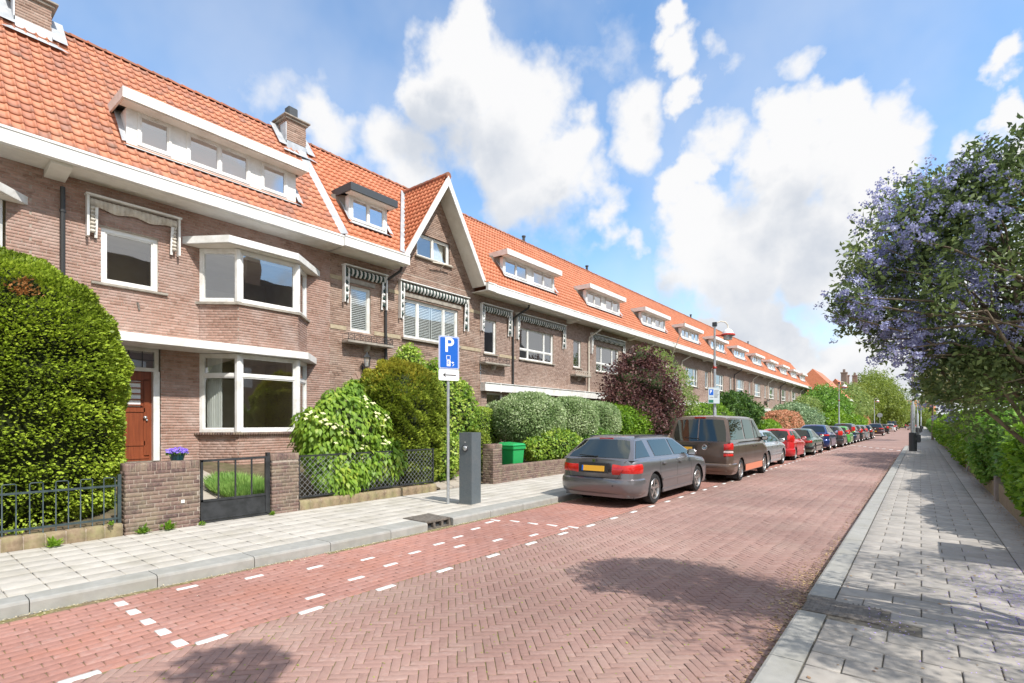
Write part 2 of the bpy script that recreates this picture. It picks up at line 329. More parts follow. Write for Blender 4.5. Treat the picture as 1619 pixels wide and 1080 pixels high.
M['iron']=nmat('cast_iron',[(.10,.085,.07),(.19,.165,.14)],rough=.7,scale=20,bump=.5,bscale=80)
M['soil']=nmat('soil',[(.09,.065,.04),(.16,.12,.075)],rough=1,scale=6,bump=.6,bscale=25,dirt=((.08,.11,.03),.5),dscale=1.2)
M['gardenpath']=nmat('flagstone',[(.30,.25,.20),(.42,.37,.31)],rough=.9,scale=4,bump=.3,island=.5)
M['bark']=nmat('bark',[(.10,.075,.05),(.24,.19,.13)],rough=.9,scale=14,bump=.6,bscale=30,stretch=(1,1,.3))
M['sleeve']=pmat('dark_grey_plastic',(.055,.06,.065),.5)
M['green']=pmat('green_plastic',(.02,.33,.09),.4)
M['litter']=leafmat('litter',[(.25,.16,.06),(.14,.08,.05),(.38,.28,.12)],.1)
M['petal']=leafmat('fallen_petal',[(.22,.16,.42),(.30,.22,.50)],.1)
# ---------------------------------------------------------------- ground, road, pavements
def struct(o): o['kind']='structure'; return o
struct(MB().box(-900,900,-300,1800,-1.0,-.06).build('ground',M['soil']))
struct(MB().box(-6.4,-.80,-8,46,-.05,-.007).build('road_bed',M['joint']))
struct(MB().box(-7.5,-.5,46,900,-.05,-.002).build('road',M['roadfar']))
kw=MB(); kw.box(-9.4,-6.5,-8,46,-.05,.108); struct(kw.build('pavement_bed',M['joint2']))
struct(MB().box(-9.4,-6.7,46,700,-.05,.12).build('left_pavement',M['slab']))
struct(MB().box(-.62,1.45,-8,46,-.05,.108).build('right_pavement_bed',M['joint2']))
struct(MB().box(-.62,1.45,46,700,-.05,.12).build('right_pavement',M['paver']))
ROAD=tag(bpy.data.objects.new('road_paving',None),kind='structure'); COL.objects.link(ROAD)
LPV=tag(bpy.data.objects.new('left_pavement_paving',None),kind='structure'); COL.objects.link(LPV)
RPV=tag(bpy.data.objects.new('right_pavement_paving',None),kind='structure'); COL.objects.link(RPV)
BT=wedge_brick(.035,.12)
def score_xy(P):
    s=[]
    for p in P:
        q=proj(*p)
        s.append(math.hypot(p[0],p[1]) if q and 10<q[0]<1610 and 10<q[1]<1072 else 1e9)
    return np.array(s)
def kerbx(y): return -6.42+.17*min(1,max(0,(y-1)/3.5))
# herringbone clinkers, laid at 45 degrees to the street
L_,W_=.204,.068; c45=math.sqrt(.5); mats=[];cent=[]
def pave_ok(x,y):
    return -4.50<x<-.88 and -4<y<46
N=640
for i in range(-N,N):
    for j in range(-N,N):
        if not (-46<i-j<46 and -350<i+j<725): continue
        c=(i-j)%6
        if c==0: cx,cy,rot=i+1.5,j+.5,0
        elif c==5: cx,cy,rot=i+.5,j+1.5,1
        else: continue
        cx*=W_; cy*=W_; x=(cx-cy)*c45-2.6; y=(cx+cy)*c45+12
        if not pave_ok(x,y): continue
        a=math.pi/4+rot*math.pi/2+random.gauss(0,.012); j1,j2=random.gauss(0,.0015),random.gauss(0,.0015); g=.0055 if y<15 else .004
        tx,ty=random.gauss(0,.003),random.gauss(0,.003)
        X=np.array([math.cos(a),math.sin(a),tx]); Y=np.array([-math.sin(a),math.cos(a),ty])
        mats.append(mat4((X*(L_-g),Y*(W_-g),np.array([0,0,.014])),(x+j1,y+j2,random.gauss(0,.0009)))); cent.append((x,y,0))
scatter('clinker_brick',BT,mats,M['road'],ROAD,top=300,score=score_xy(cent),stuffname='clinker_paving')
# parking strip: running bond along the street
mats=[];cent=[];marks=[]
marks+= [(-6.07+.365*k,1.60,.15,.085) for k in range(5)]
for p in [(-4.53,.96),(-4.49,1.79),(-4.46,2.64),(-4.45,3.49),(-4.43,4.34),(-4.42,5.2),(-4.43,6.07),(-4.42,6.91),(-4.41,7.74),(-4.41,8.6)]: marks.append((p[0],p[1],.068,.23))
for k in range(46): 
    y=9.45+.85*k; marks.append((-4.41+(.3*max(0,y-33)/15 if y>33 else 0),y,.068,.23))
for p in [(-6.11,2.19),(-5.93,2.81),(-5.75,3.45),(-5.56,4.08),(-5.36,4.67),(-5.45,5.22),(-5.55,5.72),(-5.75,6.34),(-5.93,6.9),(-4.79,2.87),(-4.98,3.49),(-5.12,4.09),(-5.11,5.30),(-4.94,5.93),(-4.72,6.54),(-4.60,7.23)]: marks.append((p[0],p[1],.06,.20))
for p in [(-5.98,7.1),(-5.65,7.24),(-5.28,7.27),(-4.92,7.35),(-4.55,7.43)]: marks.append((p[0],p[1],.20,.06))
for k in range(8): marks.append((-4.0+.42*k,47.2-1.0*k,.2,.28))
row=0; x=-6.22
while x<-4.52:
    w=.205*.5 if row%3 else .205*.5
    y=-4+(row%2)*.1+random.random()*.03
    while y<46:
        ln=.205
        if x>kerbx(y)+.06:
            mats.append(mat4((np.array([.098,0,random.gauss(0,.001)]),np.array([0,ln-.006,random.gauss(0,.001)]),np.array([0,0,.014])),(x+random.gauss(0,.0015),y,random.gauss(0,.001)))); cent.append((x,y,0))
        y+=ln
    x+=.1035; row+=1
scatter('red_clinker_brick',BT,mats,M['roadred'],ROAD,top=150,score=score_xy(cent),stuffname='red_clinker_paving')
mk=wedge_brick(.03,.4)
for (x,y,w,l) in marks:
    me=np_mesh('marking_stone',np.array(mk[0])*np.array([w,l,.012]),mk[1],M['mark']); o=mobj('marking_stone',me,ROAD,(x+random.gauss(0,.008),y,.0065))
# left pavement: 30 x 30 slabs
mats=[];cent=[]; xs=-6.80
for r in range(8):
    x=-6.83-.302*r
    y=-3.7
    while y<46:
        if y>kerbx(y):
            tz=random.gauss(0,.0012)
            mats.append(mat4((np.array([.296,0,random.gauss(0,.0012)]),np.array([0,.299,random.gauss(0,.0012)]),np.array([0,0,.03])),(x,y+.155,.121+tz))); cent.append((x,y,.12))
        y+=.306
sc_=score_xy(cent)
drain_m=[i for i,c in enumerate(cent) if -7.0<c[0]<-6.7 and 5.55<c[1]<6.2]
for i in sorted(drain_m,reverse=True): del mats[i]; del cent[i]
scatter('paving_slab',wedge_brick(.018,.10),mats,M['slab'],LPV,top=300,score=score_xy(cent),stuffname='paving_slab_field')
# kerbs
def kerb(xf,xb,ys,name,mat,z=.12,flip=1,par=None,h=.12):
    for a,b in zip(ys[:-1],ys[1:]):
        x0a,x0b=(xf(a),xf(b)) if callable(xf) else (xf,xf); xb0=xb
        m=MB(); g=.004
        r=.03
        prof=[(0,-.05),(0,z-r),(r*.3*flip,z-r*.3),(r*flip,z),None]
        vs=[];n=0
        for yy,xx in ((a+g,x0a),(b-g,x0b)):
            P=[(xx,-.05),(xx,z-r),(xx-flip*r*.3,z-r*.3),(xx-flip*r,z),(xb0,z),(xb0,-.05)]
            vs+=[(p[0],yy,p[1]) for p in P]
        k=6; fs=[tuple(range(k)),tuple(range(k,2*k))[::-1]]+[(i,k+i,k+(i+1)%k,(i+1)%k) for i in range(k)]
        m.add(vs,fs).build(name,mat,par)
ysl=[-3.2,-2.15,-1.1,.0,1.0,2.9,3.9,4.9,5.62]
KER=LPV
kerb(lambda y:kerbx(y),-6.66,[-4,-2,-1,0,1,2,3,4,5,5.74],'kerbstone',M['kerb'],.125,1,KER)
kerb(lambda y:kerbx(y),-6.66,[6.32]+[7.3+i for i in range(39)],'kerbstone',M['kerb'],.125,1,KER)
kerb(-.85,-.625,[-3+i*1.0 for i in range(8)]+[5.11],'kerbstone',M['kerb'],.118,-1,RPV)
kerb(-.85,-.625,[5.62]+[6.6+i for i in range(40)],'kerbstone',M['kerb'],.118,-1,RPV)
# street gully in the left kerb (lid plus three mouths), grate in the right one
dg=empty('street_gully',(-6.45,6.03,0),'cast iron gully with three mouths set into the left kerb','gully')
MB().box(-.43,.14,-.28,.28,.098,.135).build('lid',M['iron'],dg,bevel=.006)
m=MB(); m.box(.10,.155,-.28,.28,-.04,.02)
for y in (-.27,-.1,.08,.25): m.box(.10,.155,y-.022,y+.022,.02,.098)
m.build('mouth_frame',M['iron'],dg); MB().box(-.35,.09,-.26,.26,-.05,.095).build('shaft',M['sleeve'],dg)
rg=empty('drain_grate',(-.56,5.37,0),'worn iron drain cover set across the near right kerb','grate')
MB().box(-.26,.30,-.235,.235,-.04,.118).build('cover',M['iron'],rg,bevel=.005)
m=MB()
for k in range(14): m.box(-.24+k*.04,-.228+k*.04,-.21,.21,.119,.1205)
m.build('ribs',M['iron'],rg)
# right pavement: running bond of long pavers, last rows a border
mats=[];cent=[]; y=-2.0; r=0
PL,PW=.415,.26
while y<46:
    x=-.615-(PL/2 if r%2 else 0)
    while x<.86:
        a=max(x,-.615); b=min(x+PL,.875); b=.875 if .875-b<.09 else b
        if b-a>.05 and not (a<-.1 and 5.11<y+PW/2<5.66 and a<-.2):
            mats.append(mat4((np.array([b-a-.009,0,random.gauss(0,.0012)]),np.array([0,PW-.009,random.gauss(0,.001)]),np.array([0,0,.03])),((a+b)/2,y+PW/2,.120+random.gauss(0,.0012)))); cent.append(((a+b)/2,y,.12))
        x+=PL
    y+=PW; r+=1
y=-2
while y<46:
    mats.append(mat4((np.array([.40,0,random.gauss(0,.001)]),np.array([0,.492,0]),np.array([0,0,.03])),(1.085,y+.25,.119))); cent.append((1.085,y,.12)); y+=.5
scatter('pavement_block',wedge_brick(.02,.12),mats,M['paver'],RPV,top=300,score=score_xy(cent),stuffname='pavement_block_field')
# gardens behind the left fence line: ground rises to the houses
gm=MB()
nx=14; 
def gz(x): t=(x+9.2)/(-13.4+9.2); return .14+.72*min(1,max(0,t))**.9
ysg=[-8,4.55]+[200]
vs=[];fs=[]
xs=[-9.2-4.4*i/nx for i in range(nx+1)]
for yy in (-10,130):
    for x in xs: vs.append((x,yy,gz(x)))
for i in range(nx): fs.append((i,i+1,nx+2+i,nx+1+i))
struct(gm.add(vs,fs).build('front_garden_ground',M['soil']))
# path of flagstones behind the gate
GP=tag(bpy.data.objects.new('garden_path',None),kind='structure'); COL.objects.link(GP)
def gpath(y0,y1,n=2,mat=M['gardenpath'],xx0=-9.2,xx1=-13.3):
    x=xx0
    while x>xx1:
        l=random.uniform(.38,.6); 
        ww=(y1-y0)/n
        for k in range(n):
            a=y0+k*ww; z0=gz(x)+.012; z1=gz(x-l+.02)+.012
            MB().add([(x,a+.01,z0),(x-l+.02,a+.01,z1),(x-l+.02,a+ww-.01,z1),(x,a+ww-.01,z0),(x,a+.01,z0-.06),(x-l+.02,a+.01,z1-.06),(x-l+.02,a+ww-.01,z1-.06),(x,a+ww-.01,z0-.06)],
              [(0,3,2,1),(4,5,6,7),(0,1,5,4),(1,2,6,5),(2,3,7,6),(3,0,4,7)]).build('flagstone',mat,GP)
        x-=l
gpath(3.0,4.75,3); gpath(8.85,10.2,3); gpath(15.2,16.2,2)

# ---------------------------------------------------------------- brickwork
MOR=.0095
def courses(z0,z1,span,holes,fl=.211,ch=.0625,dep=.007,frame=None,cut=None,bond=0):
    """list of brick matrices on a wall. frame=(origin,dirU,normal); span(z)->(u0,u1) or tuple; holes=[(u0,u1,z0,z1)]"""
    O,U,Nn=frame; O=np.array(O,float);U=np.array(U,float);Nn=np.array(Nn,float); res=[]
    k=0; z=z0
    while z+ch*.8<=z1:
        zc=z+ch/2; sp=span(zc) if callable(span) else span
        iv=[sp] if sp and sp[1]-sp[0]>.05 else []
        for h in holes:
            if h[2]<zc<h[3]:
                ni=[]
                for a,b in iv:
                    if h[1]<=a or h[0]>=b: ni.append((a,b)); continue
                    if h[0]-a>.03: ni.append((a,h[0]))
                    if b-h[1]>.03: ni.append((h[1],b))
                iv=ni
        off=(0,.5,.25,.75)[(k+bond)%4]*fl
        for a,b in iv:
            n=math.floor((a-off)/fl); u=off+n*fl
            while u<b:
                c,d=max(a,u+MOR/2),min(b,u+fl-MOR/2)
                if d-c>.03:
                    p=O+U*((c+d)/2)+np.array([0,0,zc])+Nn*(dep+random.gauss(0,.0012))
                    m=np.eye(4); m[:3,0]=U*(d-c); m[:3,1]=np.array([0,0,ch-MOR]); m[:3,2]=Nn*dep; m[:3,3]=p
                    if np.dot(np.cross(m[:3,0],m[:3,1]),m[:3,2])<0: m[:3,0]*=-1
                    res.append(m)
                u+=fl
        z+=ch; k+=1
    return res
def panel(mb,span,z0,z1,holes,frame,thick=.25,rev=.13):
    """backing wall with real openings and their reveals"""
    O,U,Nn=[Vector(q) for q in frame]
    us=sorted({span[0],span[1]}|{min(max(h[i],span[0]),span[1]) for h in holes for i in (0,1)}); zs=sorted({z0,z1}|{min(max(h[i],z0),z1) for h in holes for i in (2,3)})
    def P(u,z,d): return O+U*u+Vector((0,0,z))-Nn*d
    for a,b in zip(us[:-1],us[1:]):
        for c,d in zip(zs[:-1],zs[1:]):
            mu,mz=(a+b)/2,(c+d)/2
            if any(h[0]<mu<h[1] and h[2]<mz<h[3] for h in holes): continue
            mb.quad(P(a,c,0),P(b,c,0),P(b,d,0),P(a,d,0))
    for h in holes:
        a,b,c,d=h
        for q in ((P(a,c,0),P(a,d,0),P(a,d,rev),P(a,c,rev)),(P(b,c,0),P(b,c,rev),P(b,d,rev),P(b,d,0)),(P(a,c,0),P(a,c,rev),P(b,c,rev),P(b,c,0)),(P(a,d,0),P(b,d,0),P(b,d,rev),P(a,d,rev))): mb.quad(*q)
BR=wedge_brick(.02,.35)
def frameW(parent,frame,u0,u1,z0,z1,d=.07,fw=.07,cols=(1,),rows=(1,),name='window',glass=None,mat=None,room=True,blind=None,fd=.07,inner=True,curt=False,roomdepth=.8,roommat=None):
    """white window: frame mesh part with mullions, one pane child per light"""
    O,U,Nn=[Vector(q) for q in frame]; glass=glass or M['glass']; mat=mat or M['white']
    def P(u,z,dd): return O+U*u+Vector((0,0,z))-Nn*dd
    mb=MB()
    def bx(a,b,c,e,d0,d1):
        v=[P(a,c,d0),P(b,c,d0),P(b,e,d0),P(a,e,d0),P(a,c,d1),P(b,c,d1),P(b,e,d1),P(a,e,d1)]
        mb.add(v,[(0,1,2,3),(4,7,6,5),(0,4,5,1),(1,5,6,2),(2,6,7,3),(3,7,4,0)])
    bx(u0,u1,z0,z0+fw,d,d+fd); bx(u0,u1,z1-fw,z1,d,d+fd); bx(u0,u0+fw,z0+fw,z1-fw,d,d+fd); bx(u1-fw,u1,z0+fw,z1-fw,d,d+fd)
    tu=sum(cols); tz=sum(rows); us=[];a=u0+fw; W=u1-u0-2*fw-(len(cols)-1)*fw*.8
    for c in cols: us.append((a,a+W*c/tu)); a+=W*c/tu+fw*.8
    zs=[];a=z0+fw; H=z1-z0-2*fw-(len(rows)-1)*fw*.8
    for c in rows: zs.append((a,a+H*c/tz)); a+=H*c/tz+fw*.8
    for (a,b),(c,e) in zip(us[:-1],us[1:]): bx(b,c,z0+fw,z1-fw,d+.002,d+fd-.002)
    for (a,b),(c,e) in zip(zs[:-1],zs[1:]):
        for q in us: bx(q[0],q[1],b,c,d+.004,d+fd-.004)
    if inner:
        s=.03
        for q in us:
            for t in zs:
                if q[1]-q[0]<.2 : continue
                for (a,b,c,e) in ((q[0],q[1],t[0],t[0]+s),(q[0],q[1],t[1]-s,t[1]),(q[0],q[0]+s,t[0]+s,t[1]-s),(q[1]-s,q[1],t[0]+s,t[1]-s)): bx(a,b,c,e,d+.018,d+fd-.01)
    w=mb.build(name,mat,parent)
    for q in us:
        for t in zs:
            v=[P(q[0],t[0],d+.045),P(q[1],t[0],d+.045),P(q[1],t[1],d+.045),P(q[0],t[1],d+.045)]
            MB().add(v,[(0,1,2,3)]).build('pane',glass,w)
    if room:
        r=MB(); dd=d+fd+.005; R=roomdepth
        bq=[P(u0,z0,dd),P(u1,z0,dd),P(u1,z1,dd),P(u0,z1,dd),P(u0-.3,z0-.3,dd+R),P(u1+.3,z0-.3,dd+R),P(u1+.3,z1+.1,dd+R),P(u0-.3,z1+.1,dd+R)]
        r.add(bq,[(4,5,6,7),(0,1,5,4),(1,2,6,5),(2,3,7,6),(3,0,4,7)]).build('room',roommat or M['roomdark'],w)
    if blind:
        s=MB()
        for (a,b) in us:
            mids=[(a+.02,b-.02)] if b-a<.8 else [(a+.02,(a+b)/2-.025),((a+b)/2+.025,b-.02)]
            for (a2,b2) in mids:
                bx2=[]
                zz=z0+fw+.05
                while zz<z1-fw-.04:
                    s.add([P(a2+.03,zz,d+.053),P(b2-.03,zz,d+.053),P(b2-.03,zz+.034,d+.085),P(a2+.03,zz+.034,d+.085)],[(0,1,2,3)]); zz+=blind
                for e0,e1 in ((a2,a2+.035),(b2-.035,b2),): s.add([P(e0,z0+fw,d+.052),P(e1,z0+fw,d+.052),P(e1,z1-fw,d+.052),P(e0,z1-fw,d+.052)],[(0,1,2,3)])
        o=s.build('blind',M['blind'],w); o['kind']='stuff'
    if curt:
        for (a,b) in curt:
            s=MB(); n=24; vs=[]
            for i in range(n+1):
                u=a+(b-a)*i/n; dd=d+fd+.12+.03*math.sin(i*1.9)+.012*math.sin(i*4.1)
                vs+= [P(u,z0+.03,dd),P(u,z1-.06,dd)]
            s.add(vs,[(2*i,2*i+2,2*i+3,2*i+1) for i in range(n)]).build('curtain',M['curtain'],w,smooth=True)
    return w
def obox(frame,u0,u1,z0,z1,d0,d1,mb):
    O,U,Nn=[Vector(q) for q in frame]
    def P(u,z,dd): return O+U*u+Vector((0,0,z))+Nn*dd
    v=[P(u0,z0,d0),P(u1,z0,d0),P(u1,z1,d0),P(u0,z1,d0),P(u0,z0,d1),P(u1,z0,d1),P(u1,z1,d1),P(u0,z1,d1)]
    return mb.add(v,[(0,1,2,3),(4,7,6,5),(0,4,5,1),(1,5,6,2),(2,6,7,3),(3,7,4,0)])
FR=((0,0,0),(0,1,0),(1,0,0))   # facade frame of a house: u along the street, outwards +x
def awning(h,u0,u1,zt,zb,green=True):
    a=MB(); 
    for e in (u0,u1): obox(FR,e-.02,e+.02,zb,zt,.02,.15,a)
    obox(FR,u0-.04,u1+.04,zt,zt+.03,.015,.19,a)
    aw=a.build('awning',M['white'],h)
    # rolled cloth with a scalloped, folded edge
    c=MB(); n=max(6,int((u1-u0)/.075)); z1=zt-.01
    seg=[]
    for i in range(n):
        a0=u0+.03+(u1-u0-.06)*i/n; a1=u0+.03+(u1-u0-.06)*(i+1)/n; c.cm=(i%2) if green else 0
        K=6; vs=[]
        for k in range(K+1):
            t=k/K; u=a0+(a1-a0)*t; b=math.sin(t*math.pi); jj=.012*math.sin(i*2.3)
            if green: pr=[(.05+.05*b,z1-.02),(.12+.05*b,z1-.08),(.11+.06*b,z1-.17-.02*b+jj),(.06+.03*b,z1-.24-.025*b+jj)]
            else:
                s=.03*math.sin(i*.75+t); pr=[(.05+.02*b,z1-.02),(.12+.01*b,z1-.07),(.10+.02*b,z1-.16+s),(.05,z1-.21+s)]
            vs+=[(x,u,z) for x,z in pr]
        c.add(vs,[(4*k+m_,4*k+4+m_,4*k+5+m_,4*k+1+m_) for k in range(K) for m_ in range(3)])
    c.build('awning_cloth',None,aw,smooth=True,mats=[M['awnG'],M['awnW']] if green else [M['awn'],M['awn']])
    # cloth gathered down both arms
    for e,sg in ((u0+.04,1),(u1-.05,-1)):
        s=MB()
        nn_=7; H=zt-.2-(zb+.08)
        for i in range(nn_):
            s.cm=i%2 if green else 0; z=zt-.2-H*i/nn_; z2=zt-.2-H*(i+1)/nn_; b=.03
            vs=[]
            for k in range(5):
                t=k/4; w_=.035+.035*math.sin(t*math.pi); zz=z+(z2-z)*t
                vs+=[(.03,e+sg*.0,zz),(.07+w_,e+sg*.01,zz),(.06+w_,e+sg*(.05+w_*.6),zz),(.03,e+sg*(.06),zz)]
            s.add(vs,[(4*k+m_,4*k+4+m_,4*k+5+m_,4*k+1+m_) for k in range(4) for m_ in range(3)])
        s.build('side_cloth',None,aw,smooth=True,mats=[M['awnG'],M['awnW']] if green else [M['awn'],M['awn']])
    for e,sg in ((u0+.14,1),(u1-.14,-1)): MB().bar((.13,e,zt-.22),(.06,e,zb),.05,.03).build('awning_arm',M['white'],aw)
    return aw
def sill(h,u0,u1,z,d=.07,t=.05,mat=None,frame=FR):
    m=MB(); obox(frame,u0-.08,u1+.08,z-t,z,-.06,d,m); return m.build('window_sill',mat or M['stone'],h,bevel=.006)
# pantile: wave across, lap step at the lower edge; unit: x across, y up-slope, z out
def pantile():
    pr=[(-.5,.006),(-.42,-.004),(-.2,-.007),(.08,-.005),(.24,.002),(.31,.022),(.41,.027),(.50,.004)]
    V=[];n=len(pr)
    for y,dz in ((-.54,.024),(.5,.0)):
        for x,z in pr: V.append((x,y,z+dz))
    for x,z in pr: V.append((x,-.54,z+.005))
    F=[(i,i+1,n+i+1,n+i) for i in range(n-1)]+[(2*n+i,2*n+i+1,i+1,i) for i in range(n-1)]
    return V,F
PT=pantile()
EX,EZ=.65,6.98; SL=1.34; RX=-2.12   # eave edge (local x,z), slope, ridge local x (facade at x=0)
RZ=EZ+SL*(EX-RX)
def roof_tiles(h,roof,y0,y1,mat,top=0,rows=19,tw=.180,keep=None,score_off=(0,0,0),slope=None):
    ln=math.hypot(EX-RX,RZ-EZ); c=(EX-RX)/ln; s=(RZ-EZ)/ln
    n=round((y1-y0)/tw); tw=(y1-y0)/n; rh=ln/rows; ms=[];sc=[]
    for r in range(rows):
        for k in range(n):
            t=(r+.5)*rh; y=y0+(k+.5)*tw; x=EX-t*c; z=EZ+t*s
            if keep and not keep(y,x,z,tw): continue
            ti=random.gauss(0,.006)
            A=np.array([0,1,ti]); B=np.array([-c,0,s]); Nn=np.array([s,0,c]); B=B+Nn*random.gauss(0,.006)
            ms.append(mat4((A*tw,B*rh,Nn),(np.array([x,y,z])+Nn*.03)))
            q=proj(x+score_off[0],y+score_off[1],z); sc.append(math.hypot(x+score_off[0],y+score_off[1]) if q and -10<q[0]<1619 and q[1]>-10 else 1e9)
    scatter('roof_tile',PT,ms,mat,roof,top=top,score=np.array(sc) if top else None,smooth=False,stuffname='roof_tiling')
def ridge_tiles(roof,y0,y1,x=RX,z=RZ,parts=False):
    n=int((y1-y0)/.33); V=[];F=[]
    K=6
    for a,r in ((-.5,.115),(.40,.095),(.42,.115),(.5,.12)):
        for k in range(K+1):
            t=math.pi*k/K; V.append((r*math.cos(t),a,r*math.sin(t)*.9))
    for j in range(3):
        for k in range(K): F.append((j*(K+1)+k,j*(K+1)+k+1,(j+1)*(K+1)+k+1,(j+1)*(K+1)+k))
    ms=[mat4((np.array([1,0,0]),np.array([0,.345,random.gauss(0,.01)]),np.array([0,0,1])),(x,y0+(i+.5)*(y1-y0)/n,z-.01+random.gauss(0,.004))) for i in range(n)]
    scatter('ridge_tile',(V,F),ms,M['ridge'],roof,top=n if parts else 0,score=np.arange(n) if parts else None,stuffname='ridge_tiling')
def roof_base(h,y0,y1,mat,hole=None):
    m=MB(); d=.0
    m.quad((EX,y0,EZ),(EX,y1,EZ),(RX,y1,RZ),(RX,y0,RZ))
    m.quad((RX,y0,RZ),(RX,y1,RZ),(RX-3.6,y1,RZ-4.8),(RX-3.6,y0,RZ-4.8))
    return m.build('roof',mat,h)
def gutter(h,y0,y1,ex=EX,corbels=(),ends=(0,0),dz=0):
    m=MB(); m.box(ex-.02,ex+.1,y0,y1,EZ-.30+dz,EZ-.02+dz); m.box(ex+.085,ex+.115,y0,y1,EZ-.05+dz,EZ+.0+dz)
    g=m.build('gutter',M['white'],h)
    s=MB(); s.box(-.3,ex-.022,y0,y1,EZ-.305+dz,EZ-.27+dz); s.build('soffit',M['soffit'],g)
    for c in corbels:
        k=MB(); k.prism([(.02,EZ-.306+dz),(ex-.03,EZ-.306+dz),(ex-.03,EZ-.36+dz),(.02,EZ-.46+dz)],c-.16,c+.16,'y').build('corbel',M['soffit'],g)
    return g
def dormer(h,u0,u1,z0,z1,fx,wins,ov=.22,fas='white',over=.3,side=None):
    """box dormer: face at x=fx, cheeks run back into the roof, flat overhanging top"""
    def xr(z): return EX-(z-EZ)/SL
    m=MB(); 
    m.add([(fx,u0,z0),(fx,u1,z0),(fx,u1,z1),(fx,u0,z1),(xr(z1)-.1,u1,z1),(xr(z1)-.1,u0,z1),(xr(z0)-.1,u0,z0),(xr(z0)-.1,u1,z0)],
       [(0,3,5,6),(1,7,4,2),(3,2,4,5)])
    # face strips between the windows
    edges=[u0]+[e for w in wins for e in (w[0],w[1])]+[u1]
    for a,b in zip(edges[0::2],edges[1::2]): m.quad((fx,a,z0+.07),(fx,b,z0+.07),(fx,b,z1),(fx,a,z1))
    m.quad((fx,u0,z0),(fx,u1,z0),(fx,u1,z0+.07),(fx,u0,z0+.07))
    d=m.build('dormer',side or M['white'],h)
    f=MB(); f.box(fx-.0,fx+over,u0-ov,u1+ov,z1-.002,z1+.03); f.build('dormer_soffit',M['soffit'],d)
    f=MB(); f.box(fx+over,fx+over+.04,u0-ov-.04,u1+ov+.04,z1+.02,z1+.24); f.box(xr(z1+.2)-.1,fx+over-.002,u0-ov-.04,u0-ov,z1+.02,z1+.238); f.box(xr(z1+.2)-.1,fx+over-.002,u1+ov,u1+ov+.04,z1+.02,z1+.238)
    f.build('dormer_fascia',M[fas],d)
    f=MB(); f.box(xr(z1+.2)-.3,fx+over,u0-ov,u1+ov,z1+.21,z1+.225); f.box(fx-.02,fx+over,u0-ov,u1+ov,z1+.031,z1+.04); f.build('dormer_roof',M['lead'],d)
    f=MB(); 
    f.add([(fx+.01,u0-.05,z0+.01),(fx+.01,u1+.05,z0+.01),(fx+.20,u1+.1,z0-.10),(fx+.20,u0-.1,z0-.10)],[(0,1,2,3)])
    for uu,s in ((u0,-1),(u1,1)): f.add([(fx+.13,uu+s*.005,z0+.02),(fx+.18,uu+s*.12,z0-.02),(xr(z1)+.13,uu+s*.12,z1+.08),(xr(z1)+.1,uu+s*.005,z1+.1)],[(0,1,2,3) if s<0 else (3,2,1,0)])
    f.build('dormer_flashing',M['lead'],d)
    for (a,b,cols) in wins:
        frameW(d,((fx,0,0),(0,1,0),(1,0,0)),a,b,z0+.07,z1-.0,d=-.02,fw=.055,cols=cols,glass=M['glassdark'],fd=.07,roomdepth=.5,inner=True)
    return d
def in_dormer(y,x,z,tw,u0,u1,z0,z1): return u0-.02<y<u1+.02 and z0-.1<z<z1+.3
def chimney(h,y0,y1,x0,x1,zb,zt,mat='brick2',cowl=False):
    m=MB(); m.box(x0+.01,x1-.01,y0+.01,y1-.01,zb,zt); c=m.build('chimney',M['mortar'],h)
    ms=courses(zb,zt-.12,(0,x1-x0),[],frame=((x0,y0+.011,0),(1,0,0),(0,-1,0)),bond=1)+courses(zb,zt-.12,(0,y1-y0),[],frame=((x1-.011,y0,0),(0,1,0),(1,0,0)))
    ms=[m_ for m_ in ms]
    scatter('chimney_bricks',BR,ms,M[mat],c,stuffname='chimney_brickwork')
    k=MB(); k.box(x0-.05,x1+.05,y0-.05,y1+.05,zt-.12,zt-.05); k.box(x0-.1,x1+.1,y0-.1,y1+.1,zt-.05,zt); k.build('chimney_cap',M['stone'],c,bevel=.01)
    f=MB(); f.add([(x1+.015,y0-.03,RZ-SL*0+SL*(RX-x1)+.02),(x1+.015,y1+.03,RZ+SL*(RX-x1)+.02),(x1+.3,y1+.25,RZ+SL*(RX-x1-.3)+.19),(x1+.3,y0-.25,RZ+SL*(RX-x1-.3)+.19)],[(0,1,2,3)])
    f.box(x1+.001,x1+.02,y0-.02,y1+.02,RZ+SL*(RX-x1),RZ+SL*(RX-x1)+.25); f.box(x0+.3,x1+.02,y0-.03,y0-.001,RZ+SL*(RX-x1)-.1,RZ+.12)
    for s,yy in ((-1,y0),(1,y1)): f.add([(x1+.1,yy,RZ+SL*(RX-x1-.1)+.19),(x1+.1,yy+s*.26,RZ+SL*(RX-x1-.1)+.19),(RX,yy+s*.26,RZ+.2),(RX,yy,RZ+.2)],[(0,1,2,3) if s<0 else (3,2,1,0)])
    f.build('chimney_flashing',M['lead'],c)
    if cowl:
        k=MB(); k.box((x0+x1)/2-.13,(x0+x1)/2+.13,(y0+y1)/2-.15,(y0+y1)/2+.15,zt+.14,zt+.42); k.build('cowl',M['sleeve'],c,bevel=.02)
        k=MB(); k.lathe([(0,zt),(.11,zt),(.09,zt+.15),(0,zt+.15)],((x0+x1)/2,(y0+y1)/2,0)).build('chimney_pot',M['stone'],c,smooth=True)
    return c
